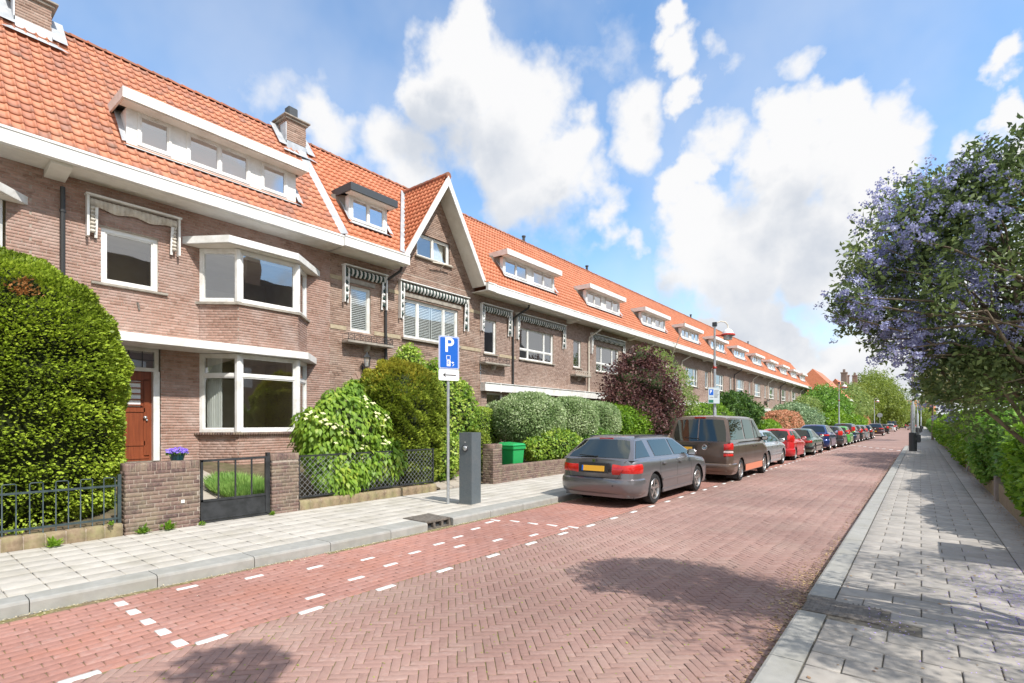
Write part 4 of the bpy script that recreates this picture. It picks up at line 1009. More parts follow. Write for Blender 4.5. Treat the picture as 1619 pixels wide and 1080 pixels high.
g=empty('gate_pier',(0,0,0),'short brick pier right of the black gate, where the wire fence starts','pier'); brick_box(g,-9.26,-9.0,4.58,5.09,.10,1.19)
g=empty('corner_pier',(0,0,0),'brown brick pier in front of the green wheelie bin','pier'); brick_box(g,-9.24,-8.86,10.45,10.83,.10,1.17,bond=1)
g=empty('low_garden_wall',(0,0,0),'low brick garden wall under the variegated bushes beside the grey estate car','wall'); brick_box(g,-9.10,-8.88,10.85,19.5,.10,.58,topn=300)
g=empty('fence_base_wall',(0,0,0),'mossy low rowlock brick wall under the grey-green railing','wall'); low_kerb_wall(g,-9.22,-9.0,-3.5,2.40,.12,.30,top=85)
g=empty('fence_base_wall',(0,0,0),'mossy low rowlock brick wall under the diamond wire fence','wall'); low_kerb_wall(g,-9.22,-9.0,5.11,8.55,.12,.30,top=55)
g=empty('fence_base_wall',(0,0,0),'low brick edging wall along the gardens further down the street','wall'); brick_box(g,-9.10,-8.9,21.0,60,.10,.62,parts=False)
# hooped railing
fn=empty('railing',(-9.10,0,.30),'grey-green iron railing with paired hooped bars in front of the clipped yew','fence'); y=2.33; n=0
while y>-3.4:
    m=MB(); h1=.66
    m.tube([(0,y,-.02),(0,y,h1-.012),(0,y-.012,h1),(0,y-.118,h1),(0,y-.13,h1-.012),(0,y-.13,-.02)],.0078,6)
    m.build('hooped_bar',M['fence'],fn,smooth=True); y-=.26
for z in (.07,.54): MB().box(-.008,.008,-3.4,2.36,z-.014,z+.014).build('rail',M['fence'],fn)
MB().box(-.02,.02,2.36,2.40,0,.7).build('post',M['fence'],fn)
# wire fence
wf=empty('wire_fence',(-9.10,5.12,.32),'black-framed diamond wire fence behind the flowering dogwood','fence')
Lw=3.4
for z in (.03,.80): MB().bar((0,0,z),(0,Lw,z),.03).build('rail',M['darkmetal'],wf)
for yy in (.015,Lw): MB().bar((0,yy,0),(0,yy,.82),.03).build('post',M['darkmetal'],wf)
m=MB()
for s in (1,-1):
    k=-0.8
    while k<Lw:
        a=max(k,0.02); b=min(k+.77,Lw); 
        if b>a:
            za=.03+(a-k) if s>0 else .80-(a-k); zb_=.03+(b-k) if s>0 else .80-(b-k); m.bar((.004*s,a,za),(.004*s,b,zb_),.0038)
        k+=.11
o=m.build('wire_mesh',M['zinc'],wf); o['kind']='stuff'
# gate
gt=empty('garden_gate',(-9.08,3.45,.14),'black steel garden gate with three upright bars over a solid lower panel','gate')
Wg=1.08
m=MB(); m.bar((0,0,.99),(0,Wg,1.0),.035); m.bar((0,.015,.03),(0,.015,1.0),.035); m.bar((0,Wg-.015,.03),(0,Wg-.015,1.0),.045); m.bar((0,0,.345),(0,Wg,.345),.035); m.bar((0,0,.04),(0,Wg,.04),.03); m.bar((0,0,-.0),(0,Wg,.0),.03)
m.build('gate_frame',M['darkmetal'],gt); MB().box(-.004,.004,.03,Wg-.03,.05,.34).build('gate_panel',M['darkmetal'],gt)
for k in (1,2,3): MB().bar((0,Wg*k/4,.35),(0,Wg*k/4,1.0),.022).build('bar',M['darkmetal'],gt)
MB().box(-.06,.02,Wg-.005,Wg+.045,0,1.08).build('gate_post',M['darkmetal'],gt)
# flower pot on a stand behind the wall
fp=empty('flower_pot',(-11.6,3.98,gz(-11.6)+.06),'dark blue-green planter of violet pansies behind the garden wall','planter')
m=MB(); m.lathe([(0,.5),(.15,.5),(.20,.70),(.21,.72),(.18,.72),(.0,.68)],n=20); m.lathe([(0,0),(.10,0),(.08,.5),(0,.5)],n=12); m.build('pot',pmat('petrol_glaze',(.01,.055,.07),.35),fp,smooth=True,auto=True); fp.scale=(.68,.68,.68)
# wheelie bin
wb=empty('wheelie_bin',(-9.42,11.95,gz(-9.42)),'bright green wheelie bin behind the brick corner pier','bin')
m=MB(); m.add([(-.22,-.22,.05),(.22,-.22,.05),(.22,.22,.05),(-.22,.22,.05),(-.27,-.27,.86),(.27,-.27,.86),(.27,.27,.86),(-.27,.27,.86)],[(0,3,2,1),(4,5,6,7),(0,1,5,4),(1,2,6,5),(2,3,7,6),(3,0,4,7)]); m.box(-.30,.30,-.30,.30,.78,.88); m.build('bin_body',M['green'],wb,bevel=.012)
m=MB(); m.add([(-.32,-.31,.885),(.32,-.31,.885),(.32,.31,.885),(-.32,.31,.885),(-.26,-.24,.98),(.28,-.24,.95),(.28,.24,.95),(-.26,.24,.98)],[(0,3,2,1),(4,5,6,7),(0,1,5,4),(1,2,6,5),(2,3,7,6),(3,0,4,7)]); m.build('lid',M['green'],wb,bevel=.015)
# charging post
cp=empty('charging_post',(-7.10,7.66,.12),'dark grey square charging post with round socket beside the sign pole','charging post',rz=math.radians(8))
mt=nmat('anthracite_powder_coat',[(.095,.115,.125),(.115,.135,.145)],rough=.38,scale=30,dirt=((.17,.17,.165),.25),dscale=5)
MB().box(-.15,.15,-.17,.17,0,1.43).build('housing',mt,cp,bevel=.008)
m=MB(); m.lathe([(.0,-.176),(.055,-.176),(.07,-.186),(.075,-.17)],(-.0,0,1.12),'y',24); m.build('socket_ring',M['sleeve'],cp,smooth=True)
m=MB(); m.lathe([(0,-.192),(.045,-.192),(.05,-.180)],(0,0,1.12),'y',20); m.build('socket',M['zinc'],cp,smooth=True)
m=MB(); m.lathe([(0,-.175),(.012,-.175)],(0,0,1.24),'y',12); m.build('status_light',M['mark'],cp)
MB().box(-.16,.16,-.18,.18,-.005,.012).build('foot_plate',M['slab'],cp)
# parking sign
def text_mesh(txt,size,mat,parent,loc,rot,name='letter',ext=.001):
    c=bpy.data.curves.new('t','FONT'); c.body=txt; c.size=size; c.align_x='CENTER'; c.align_y='CENTER'; c.extrude=ext; c.offset=size*.018
    o=bpy.data.objects.new('t',c); COL.objects.link(o); me=bpy.data.meshes.new_from_object(o.evaluated_get(bpy.context.evaluated_depsgraph_get())); bpy.data.objects.remove(o)
    me.materials.clear(); me.materials.append(mat); q=mobj(name,me,parent,loc); q.rotation_euler=rot; return q
BLUE=pmat('sign_blue',(.012,.12,.52),.35,spec=.5); WH=pmat('sign_white',(.80,.80,.80),.4); BK=pmat('sign_black',(.02,.02,.02),.5); RED=pmat('lamp_red',(.5,.045,.03),.45)
def rrect(w,h,r,n=5):
    P=[]
    for cx,cy,a0 in ((w/2-r,h/2-r,0),(-w/2+r,h/2-r,90),(-w/2+r,-h/2+r,180),(w/2-r,-h/2+r,270)):
        for k in range(n+1):
            t=math.radians(a0+90*k/n); P.append((cx+r*math.cos(t),cy+r*math.sin(t)))
    return P
ps=empty('parking_sign',(-7.42,7.36,.12),'blue P parking sign with charging-car symbol and white arrow plate on a grey pole','sign',rz=math.radians(68))
# local frame: x along the plate, -y towards the street
MB().tube([(0,0,-.02),(0,0,3.38)],.03,14).build('pole',M['zinc'],ps,smooth=True,auto=True)
def plate(w,h,z,mat,par,name,yy=-.045,r=.035,th=.006): return MB().prism([(x,z+q) for x,q in rrect(w,h,r)],yy,yy+th,'y').build(name,mat,par)
pl=plate(.44,.66,3.02,WH,ps,'blue_plate'); plate(.425,.645,3.02,BLUE,pl,'rim',-.047,.03,.002); plate(.405,.625,3.02,WH,pl,'border',-.049,.026,.002); plate(.385,.605,3.02,BLUE,pl,'blue_field',-.051,.02,.002)
plate(.44,.22,2.575,WH,ps,'arrow_plate')
RT=(math.pi/2,0,0)
text_mesh('P',.40,WH,pl,(0,-.053,3.16),RT)
sy=-.0525; s=MB()
for (a,b,c,d) in ((-.06,.03,2.92,2.93),(-.06,.03,2.995,3.005),(-.06,-.05,2.92,3.0),(.02,.03,2.92,3.0),(-.05,.03,2.79,2.91)): s.prism([(a,c-.04),(b,c-.04),(b,d-.04),(a,d-.04)],sy,sy+.001,'y')
s.prism([(.07,2.80),(.11,2.825),(.07,2.85)],sy,sy+.001,'y'); s.prism([(.03,2.835),(.07,2.81),(.07,2.82),(.03,2.845)],sy,sy+.001,'y'); s.prism([(.07,2.76),(.078,2.75),(.11,2.79),(.10,2.80)],sy,sy+.001,'y')
s.build('charging_symbol',WH,pl)
s=MB(); s.prism([(-.03,2.85),(-.005,2.85),(-.02,2.81),(.0,2.81),(-.03,2.76),(-.015,2.80),(-.035,2.80)],sy-.002,sy-.001,'y'); s.build('plug_mark',BLUE,pl)
s=MB(); yy=-.047; s.prism([(-.13,2.575),(-.055,2.635),(-.085,2.585),(.15,2.585),(.15,2.565),(-.085,2.565),(-.055,2.515)],yy,yy+.001,'y'); s.build('arrow',BK,ps)
for z in (2.8,3.2,2.575): 
    m=MB(); m.lathe([(.033,z-.02),(.038,z-.02),(.038,z+.02),(.033,z+.02)],n=12); m.build('clamp',M['zinc'],ps)
# street lamps on the left
def lamp(x,y,lab,grp=True,dirn=1,sc=1):
    t=empty('street_lamp',(x,y,.1),lab,'street lamp','street lamps with curved arm and pale shade')
    m=MB(); m.tube([(0,0,0),(0,0,2.2),(0,0,2.25),(0,0,4.6)],[.085,.075,.06,.05],12); m.tube([(0,0,4.6),(0,0,5.78)],.04,10); m.build('lamp_post',M['zinc'],t,smooth=True,auto=True)
    m=MB(); m.lathe([(.05,3.92),(.10,3.97),(.05,4.02)],n=12); m.tube([(.0,-.14,4.05),(0,-.08,3.97),(0,.08,3.97),(0,.14,4.05)],.02,6); m.build('post_collar',RED,t,smooth=True)
    m=MB(); m.tube([(0,0,5.70),(.06,.04,5.86),(.2,.12,5.93),(.36,.21,5.90),(.45,.26,5.78),(.46,.27,5.62)],.025,8); m.build('lamp_arm',M['pipew'],t,smooth=True)
    m=MB(); m.lathe([(0,5.62),(.08,5.60),(.16,5.54),(.22,5.44),(.24,5.37),(.20,5.36),(0,5.38)],(.46,.27,0),n=20); m.build('lamp_shade',WH,t,smooth=True,auto=True)
    m=MB(); m.lathe([(.24,5.40),(.29,5.37),(.29,5.32),(.23,5.32)],(.46,.27,0),n=20); m.bar((0,0,5.33),(.2,.12,5.33),.05); m.build('shade_ring',RED,t,smooth=True,auto=True)
    m=MB(); m.lathe([(.19,5.36),(.17,5.15),(0,5.12)],(.46,.27,0),n=16); m.build('lamp_glass',M['zinc'],t,smooth=True,auto=True)
    m=MB(); m.box(-.09,.09,-.06,.06,5.72,5.9); m.build('head_box',M['sleeve'],t,bevel=.01)
    return t
l1=lamp(-6.85,22.6,'tall street lamp with red ring rising behind the brown van')
z=empty('zone_sign',(-6.85,22.5,.1),'pale parking-zone sign with small blue P clamped to the street lamp','sign',rz=math.radians(52))
MB().box(-.34,.20,-.10,-.085,2.45,3.12).build('board',pmat('pale_sign_face',(.50,.56,.58),.5),z)
MB().box(-.30,-.10,-.104,-.10,2.80,3.04).build('blue_square',BLUE,z); text_mesh('P',.2,WH,z,(-.22,-.106,2.93),RT)
m=MB()
for k in range(6): m.box(-.06,.16-.03*(k%3),-.103,-.10,2.98-k*.05,2.995-k*.05)
m.box(-.28,-.1,-.103,-.10,2.70,2.715); m.box(-.06,.1,-.103,-.10,2.70,2.715); m.build('sign_lines',M['sleeve'],z); MB().box(-.32,-.1,-.104,-.10,2.48,2.60).build('green_bar',pmat('sign_green',(.02,.16,.10),.5),z)
lamp(-6.7,64,'middle street lamp on the left, above the line of parked cars')
lamp(-6.4,112,'farthest visible street lamp on the left, in front of the willow')
# posts on the right kerb
def rpost(x,y,lab,cr=False):
    t=empty('lamp_column',(x,y,.11),lab,'lamp column','pale lamp columns on the right kerb')
    m=MB(); m.tube([(0,0,0),(0,0,2.6),(0,0,2.7),(0,0,5.9)],[.12,.105,.055,.045],12); m.build('column',M['zinc'],t,smooth=True,auto=True)
    m=MB(); m.lathe([(.125,-.01),(.19,-.01),(.19,1.05),(.125,1.07)],n=16); m.build('base_sleeve',M['sleeve'],t,smooth=True,auto=True)
    m=MB(); m.box(.17,.36,-.1,.1,.5,.95); m.build('litter_box',M['sleeve'],t,bevel=.03)
    m=MB(); m.lathe([(.05,4.3),(.10,4.35),(.05,4.4)],n=12); m.lathe([(.05,5.3),(.12,5.35),(.05,5.4)],n=12); m.build('post_collar',RED,t)
    return t
rpost(-.33,37.5,'nearest pale lamp column on the right kerb with dark sleeve and litter box')
rpost(-.25,74,'second pale lamp column on the right kerb, further along the pavement')
rpost(.1,118,'third pale lamp column on the right kerb, small in the distance')
t=empty('round_sign',(-5.9,118,.1),'small round grey road sign seen from behind above the far parked cars','sign')
MB().tube([(0,0,0),(0,0,3.0)],.04,8).build('pole',M['zinc'],t); m=MB(); m.lathe([(0,-.06),(.42,-.06),(.42,-.03),(0,-.03)],(0,0,3.0),'y',20); m.build('disc',M['lead'],t)
# pier and low wall on the right
rp=empty('wall_pier',(0,0,0),'pinkish rendered wall pier at the right picture edge','pier')
rend=nmat('weathered_render',[(.24,.19,.165),(.33,.27,.235)],rough=.9,scale=5,bump=.4,bscale=60,dirt=((.16,.15,.09),.5),dscale=2)
MB().box(1.16,1.42,8.0,9.05,.1,1.20).build('pier',rend,rp,bevel=.01); MB().box(1.13,1.45,7.97,9.08,1.20,1.26).build('cope',rend,rp,bevel=.008)
rw=empty('retaining_wall',(0,0,0),'low mossy retaining wall below the right-hand hedge','wall'); MB().box(1.27,1.45,9.06,14.6,.1,.50).build('wall_base',M['lowbrick'],rw)
MB().box(1.22,1.45,14.62,14.95,.1,.62).build('post_stub',rend,rw,bevel=.01); MB().box(1.27,1.45,14.96,60,.1,.45).build('wall_base',M['lowbrick'],rw)
t=empty('stake',(1.18,22.5,.11),'thin leaning metal stake at the foot of the right hedge','stake'); MB().tube([(0,0,0),(.12,-.3,.75)],.02,6).build('stake_rod',M['zinc'],t)
# ---------------------------------------------------------------- plants
_A=RNG.normal(size=(10,3)); _P=RNG.uniform(0,6.28,10)
def pn(P,f,seed=0):
    """cheap smooth 3-D noise, about -1..1"""
    A=np.random.default_rng(seed+11).normal(size=(9,3)); B=np.random.default_rng(seed+12).uniform(0,6.28,9)
    return np.sin(P@(A.T*f)+B).sum(1)/3.5
def unit(n): 
    v=RNG.normal(size=(n,3)); return v/np.linalg.norm(v,axis=1)[:,None]
def leaf_shape(kind):
    if kind=='leaf': return np.array([[0,0,0],[.32,.42,.06],[0,1,-.04],[-.32,.42,.06]]),np.array([[0,1,2,3]])
    if kind=='needle': return np.array([[0,0,0],[.14,.4,.02],[0,1,0],[-.14,.4,.02]]),np.array([[0,1,2,3]])
    if kind=='spray': return np.array([[0,0,0],[.5,.35,.05],[.16,.45,0],[.34,.85,.03],[0,1,.08],[-.34,.85,.03],[-.16,.45,0],[-.5,.35,.05]]),np.array([[0,1,2,7],[2,3,4,7],[7,4,5,6]])
    if kind=='drop': return np.array([[0,0,0],[.26,.22,.04],[.30,.5,.05],[0,1.05,-.10],[-.30,.5,.05],[-.26,.22,.04]]),np.array([[0,1,2,5],[2,3,4,5]])
def leaves(pos,dirn,nrm,size,kind,ax=1.0,jit=.35):
    """one small bent leaf per position; dirn = tip direction, nrm = face normal"""
    n=len(pos); T,F=leaf_shape(kind)
    d=dirn/np.linalg.norm(dirn,axis=1)[:,None]; s=np.cross(d,nrm); s/=np.linalg.norm(s,axis=1)[:,None]+1e-9; u=np.cross(s,d)
    sz=size*(1+RNG.uniform(-jit,jit,n))
    V=pos[:,None]+sz[:,None,None]*(T[None,:,0:1]*ax*s[:,None]+T[None,:,1:2]*d[:,None]+T[None,:,2:3]*u[:,None])
    return V.reshape(-1,3),(F[None]+(np.arange(n)*len(T))[:,None,None]).reshape(-1,4)
def superell(n,c,r,p=2.0,seed=0,lump=.10,lf=1.6,facing=None,lower=-1.0):
    d=unit(int(n*1.0))
    if lower>-1: d=d[d[:,2]>lower]
    if facing is not None: d=d[(d@np.array(facing))>-.35]
    k=(np.abs(d[:,0])**p+np.abs(d[:,1])**p+np.abs(d[:,2])**p)**(-1/p)
    N=np.sign(d)*np.abs(d*k[:,None])**(p-1)/np.array(r)
    N/=np.linalg.norm(N,axis=1)[:,None]
    P=d*k[:,None]*np.array(r)
    P=P*(1+lump*pn(P+np.array(c),lf,seed)+lump*.5*pn(P+np.array(c),lf*3,seed+3))[:,None]
    return P+np.array(c),N
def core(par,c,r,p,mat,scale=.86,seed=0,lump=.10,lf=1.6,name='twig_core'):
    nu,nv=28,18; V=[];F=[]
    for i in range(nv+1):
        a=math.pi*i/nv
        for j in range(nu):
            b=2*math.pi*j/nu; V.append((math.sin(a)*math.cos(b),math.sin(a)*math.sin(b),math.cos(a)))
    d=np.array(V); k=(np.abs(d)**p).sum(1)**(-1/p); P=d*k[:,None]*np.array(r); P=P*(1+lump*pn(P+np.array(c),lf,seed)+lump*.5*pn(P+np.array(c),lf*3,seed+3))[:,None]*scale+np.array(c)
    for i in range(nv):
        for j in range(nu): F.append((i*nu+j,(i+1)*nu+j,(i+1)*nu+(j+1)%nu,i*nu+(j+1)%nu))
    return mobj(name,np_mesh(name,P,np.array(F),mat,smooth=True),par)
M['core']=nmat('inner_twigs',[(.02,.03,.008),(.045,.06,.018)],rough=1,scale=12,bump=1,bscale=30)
def foliage(par,mat,PN,size,kind='leaf',tip='out',ax=1.0,depth=.18,name='foliage',droop=0,rnd=.6,nr=.5):
    pos,N=PN; n=len(pos)
    pos=pos-N*RNG.uniform(0,depth,n)[:,None]**1.0
    r=unit(n)
    dirn=N*.6+r*rnd+np.array([0,0,-droop]); nrm=N+unit(n)*nr+np.array([0,0,.3])
    V,F=leaves(pos,dirn,nrm,size,kind,ax)
    return mobj(name,np_mesh(name,V,F,mat),par)
def bush(name,lab,cat,c,r,n,size,mat,p=2.0,lump=.10,lf=1.6,kind='leaf',seed=0,depth=.15,droop=0,rnd=.6,lower=-1,group=None,ax=1,facing=None,extra=None,corescale=.86,stem=True,z0=None):
    z0=z0 if z0 is not None else gz(c[0])
    t=empty(name,(c[0],c[1],z0),lab,cat,group); cc=(0,0,c[2]-z0)
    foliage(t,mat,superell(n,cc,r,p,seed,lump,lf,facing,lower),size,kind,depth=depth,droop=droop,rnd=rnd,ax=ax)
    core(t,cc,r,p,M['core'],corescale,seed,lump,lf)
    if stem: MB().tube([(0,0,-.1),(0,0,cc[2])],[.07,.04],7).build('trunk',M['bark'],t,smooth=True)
    return t
FC=(.75,-.55,.3)
LM=lambda n,c,**k: leafmat(n,c,**k)
mYew=LM('yew_green',[(.07,.10,.012),(.15,.205,.02),(.235,.305,.028),(.33,.39,.05)],patch=((.45,.22,.07),1.15,.735))
mDog=LM('dogwood_leaf',[(.06,.12,.015),(.11,.19,.02),(.17,.26,.03),(.26,.30,.045)],trans=.45)
mYewG=LM('golden_yew',[(.055,.085,.012),(.12,.16,.020),(.20,.25,.032),(.30,.34,.05)],pscale=2.5)
mYewT=LM('golden_yew_tip',[(.14,.16,.02),(.24,.24,.03),(.32,.27,.035)],pscale=2.5)
mVarY=LM('variegated_leaf',[(.04,.09,.012),(.10,.18,.02),(.22,.30,.04),(.38,.42,.10)])
mVar=LM('grey_variegated_leaf',[(.06,.11,.03),(.12,.18,.06),(.24,.30,.15),(.40,.44,.28)])
mLeafG=LM('fresh_green_leaf',[(.045,.10,.010),(.09,.17,.014),(.14,.24,.02),(.21,.30,.03)],trans=.45)
mMid=LM('mid_green_leaf',[(.035,.08,.012),(.07,.15,.02),(.12,.22,.03),(.17,.28,.05)])
mDark=LM('dark_conifer',[(.02,.05,.012),(.04,.085,.018),(.07,.13,.025),(.10,.17,.03)])
mPur=LM('purple_leaf',[(.025,.012,.014),(.055,.022,.022),(.09,.04,.035),(.15,.085,.07)],trans=.25)
mPink=LM('coppery_leaf',[(.16,.12,.05),(.30,.17,.09),(.42,.20,.12),(.45,.28,.18)])
mGrey=LM('grey_green_leaf',[(.07,.12,.06),(.12,.18,.09),(.19,.26,.14),(.27,.34,.19)])
mLight=LM('light_tree_leaf',[(.07,.11,.03),(.12,.17,.045),(.18,.23,.06),(.26,.30,.11)],trans=.45)
mWill=LM('willow_leaf',[(.085,.115,.018),(.13,.17,.028),(.20,.235,.045)],trans=.45)
mBrown=LM('brownish_leaf',[(.10,.11,.04),(.17,.17,.07),(.25,.24,.11),(.32,.31,.17)],trans=.4)
# tall clipped yew at the left edge
def yew():
    c=(-10.85,.35,1.95); t=empty('clipped_yew',(c[0],c[1],gz(c[0])),'huge clipped dome of bright green yew behind the railing at the left edge','hedge')
    cc=(0,0,c[2]-gz(c[0])); r=(1.55,2.5,2.42)
    P,N=superell(230000,cc,r,2.7,3,.016,1.6,(1,0,.3),-.95)
    # shoots lie in loose, slightly drooping layers
    lay=pn(P*np.array([1,1,3.2]),3.0,5); keep=RNG.uniform(size=len(P))<.62+.38*np.clip(lay,-1,1); P,N=P[keep],N[keep]; lay=lay[keep]
    P=P+N*(.045*lay)[:,None]
    n=len(P); pos=P-N*RNG.uniform(0,.10,n)[:,None]
    dirn=N*.9+unit(n)*.55+np.array([0,0,.05]); nr_=np.array([0,0,.7])+unit(n)*.5+N*.7
    wp=pos+np.array([c[0],c[1],gz(c[0])]); dd=np.linalg.norm((wp-np.array([-9.62,1.42,3.57]))*np.array([1,.9,1.35]),axis=1)
    dead=(dd<.17+.08*pn(wp,9,2))|((np.linalg.norm(wp-np.array([-9.5,2.4,2.3]),axis=1)<.07+.03*pn(wp,14,3)))
    for s_,mt_,nm_ in ((~dead,mYew,'foliage'),(dead,LM('dead_shoots',[(.24,.11,.04),(.34,.16,.06),(.52,.32,.15)],k=1.7),'dead_shoots')):
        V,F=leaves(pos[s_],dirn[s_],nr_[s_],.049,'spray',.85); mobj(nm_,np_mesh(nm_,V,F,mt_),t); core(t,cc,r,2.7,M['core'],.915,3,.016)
    MB().tube([(0,0,-.2),(0,0,1.5)],[.16,.1],8).build('trunk',M['bark'],t)
yew()
# flowering dogwood hanging over the wire fence
def dogwood():
    x,y=-9.75,6.45; z0=gz(x); t=empty('dogwood',(x,y,z0),'fresh green flowering dogwood with cream blossoms spilling over the wire fence','shrub')
    blobs=[((.0,.0,1.25),(.66,1.05,.90)),((.25,-.35,.85),(.5,.62,.62)),((.3,.4,.62),(.48,.55,.5)),((.0,.1,1.9),(.42,.60,.36)),((.05,.25,2.2),(.22,.22,.25)),((.50,-.2,.35),(.30,.75,.38)),((.35,.9,.7),(.4,.45,.5)),((.1,.75,1.5),(.4,.36,.4)),((.1,-.75,1.35),(.4,.32,.45))]
    Ps=[];Ns=[]
    for k,(c,r) in enumerate(blobs):
        P,N=superell(int(2600*r[1]/.7),c,r,2,k,.14,3.0); Ps.append(P);Ns.append(N)
    P=np.vstack(Ps);N=np.vstack(Ns); n=len(P)
    P=P-N*RNG.uniform(0,.22,n)[:,None]
    dirn=N*.45+unit(n)*.35+np.array([0,0,-.75]); V,F=leaves(P,dirn,N+unit(n)*.35+np.array([0,0,.5]),.115,'drop',.85)
    mobj('foliage',np_mesh('foliage',V,F,mDog),t)
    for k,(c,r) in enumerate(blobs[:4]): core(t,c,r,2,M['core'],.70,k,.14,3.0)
    # four-bract cream blossoms, in clusters on the upper side
    cl=[(.35,.1,1.95),(.45,.35,1.85),(.3,-.05,2.0),(.5,.6,1.65),(.55,-.45,1.45),(.5,-.7,1.5),(.45,.75,1.55),(.6,-.5,1.2),(.55,.2,.95),(.6,.5,1.1),(.4,-.9,1.65),(.62,.0,1.25)]
    fp=[];fn=[]
    for c in cl:
        for k in range(random.randint(2,6)): fp.append(np.array(c)+np.array([random.uniform(.02,.14),random.gauss(0,.12),random.gauss(0,.07)]))
    fp=np.array(fp); m=len(fp); Nn=np.array([.6,-.25,.8])+unit(m)*.2; Nn/=np.linalg.norm(Nn,axis=1)[:,None]; Vs=[];Fs=[];o=0
    s=np.cross(Nn,np.array([0,0,1.0])); s/=np.linalg.norm(s,axis=1)[:,None]; u=np.cross(s,Nn)
    for k in range(4):
        a=math.pi/2*k+.3; d=s*math.cos(a)+u*math.sin(a); V,F=leaves(fp,d,Nn,.05,'leaf',1.1); Vs.append(V);Fs.append(F+o);o+=len(V)
    mobj('blossom',np_mesh('blossom',np.vstack(Vs),np.vstack(Fs),pmat('cream_bract',(.62,.60,.33),.8)),t)
    b=MB()
    for k in range(5): b.tube([(random.uniform(-.1,.1),random.uniform(-.1,.1),-.1),(random.uniform(-.2,.3),random.uniform(-.5,.5),.9),(random.uniform(-.2,.4),random.uniform(-.8,.8),1.6)],[.03,.02,.01],6)
    b.build('stem',M['bark'],t)
dogwood()
# golden-tipped yew
def gyew():
    c=(-10.2,8.5,1.72); z0=gz(c[0]); t=empty('golden_yew',(c[0],c[1],z0),'broad dark yew with golden tips between the dogwood and the parking sign','shrub')
    cc=(0,0,c[2]-z0); r=(1.0,1.18,1.55)
    P,N=superell(105000,cc,r,2.3,8,.07,2.6,FC,-1)
    tuft=pn(P,10,9); keep=RNG.uniform(size=len(P))<.55+.45*np.clip(tuft,-1,1); P,N,tuft=P[keep],N[keep],tuft[keep]; P=P+N*(.055*tuft)[:,None]
    n=len(P); pos=P-N*RNG.uniform(0,.12,n)[:,None]; dirn=N+unit(n)*.5+np.array([0,0,.25])
    top=(P[:,2]-cc[2])>(1.02+.16*pn(P,3,4)+.1*RNG.normal(size=n)); 
    for sel,mt,nm in ((~top,mYewG,'foliage'),(top,mYewT,'golden_tips')):
        V,F=leaves(pos[sel],dirn[sel],N[sel]*.8+unit(int(sel.sum()))*.8+np.array([0,0,.5]),.062,'spray',.95); mobj(nm,np_mesh(nm,V,F,mt),t)
    core(t,cc,r,2.3,M['core'],.82,8,.07,2.6); MB().tube([(0,0,-.2),(0,0,1)],[.1,.06],7).build('trunk',M['bark'],t)
gyew()
bush('variegated_shrub','tall yellow-green variegated shrub rising behind the golden yew and parking sign','shrub',(-10.7,10.3,1.9),(.95,1.15,1.55),16000,.095,mVarY,lump=.14,seed=21,depth=.35,rnd=1,lf=2.5)
bush('variegated_shrub','pointed leafy shoot cluster above the golden yew','shrub',(-10.9,9.3,3.25),(.42,.42,.62),2600,.09,mVarY,lump=.16,seed=22,depth=.3,rnd=1,corescale=.7,z0=.7)
bush('variegated_shrub','low yellow-edged shrub at the foot of the golden yew beside the post','shrub',(-9.75,9.35,.92),(.5,.75,.72),7000,.085,mVarY,lump=.13,seed=23,depth=.25,rnd=1,lf=3)
bush('low_hedge','low clipped hedge with golden top edging the entry left of the corner pier','hedge',(-10.4,11.0,.95),(.9,.22,.62),9000,.05,mYewG,p=4,lump=.04,seed=24,depth=.08)
bush('low_hedge','rounded yellow-green hedge behind the charging post','hedge',(-11.2,12.6,1.55),(.5,.75,.75),9000,.05,mVarY,p=2.6,lump=.05,seed=25,depth=.1)
bush('variegated_bush','largest round grey-variegated bush above the green bin','bush',(-10.15,13.85,1.82),(1.0,1.38,.92),30000,.062,mVar,p=2.3,lump=.045,seed=31,lf=2,group='rounded variegated bushes',facing=FC)
bush('variegated_bush','middle round grey-variegated bush behind the estate car','bush',(-10.2,16.4,1.86),(.95,1.25,.86),22000,.062,mVar,p=2.3,lump=.05,seed=32,group='rounded variegated bushes',facing=FC)
bush('variegated_bush','right-hand round grey-variegated bush next to the bright green shrub','bush',(-10.2,18.5,1.80),(.9,1.15,.84),18000,.062,mVar,p=2.3,lump=.05,seed=33,group='rounded variegated bushes',facing=FC)
bush('leafy_shrub','loose leafy evergreen shrub spilling over the low wall behind the green bin','shrub',(-9.5,14.3,.95),(.5,1.45,.62),16000,.09,mVarY,lump=.12,seed=34,depth=.25,rnd=1,lf=2.5)
bush('leafy_shrub','dark low shrub over the low wall beside the estate car','shrub',(-9.7,17.3,.95),(.5,1.9,.6),12000,.09,mMid,lump=.12,seed=35,depth=.25,rnd=1,lf=2.5)
bush('variegated_bush','small grey-variegated bush in front of the range door','bush',(-12.0,14.6,1.9),(.5,.9,.6),6000,.06,mVar,p=2.3,lump=.05,seed=36,group='rounded variegated bushes')
bush('green_shrub','bright yellow-green spreading shrub left of the purple tree','shrub',(-10.3,21.2,1.62),(1.1,2.0,1.02),20000,.10,mLeafG,lump=.10,seed=37,depth=.25,lf=2,droop=.1)
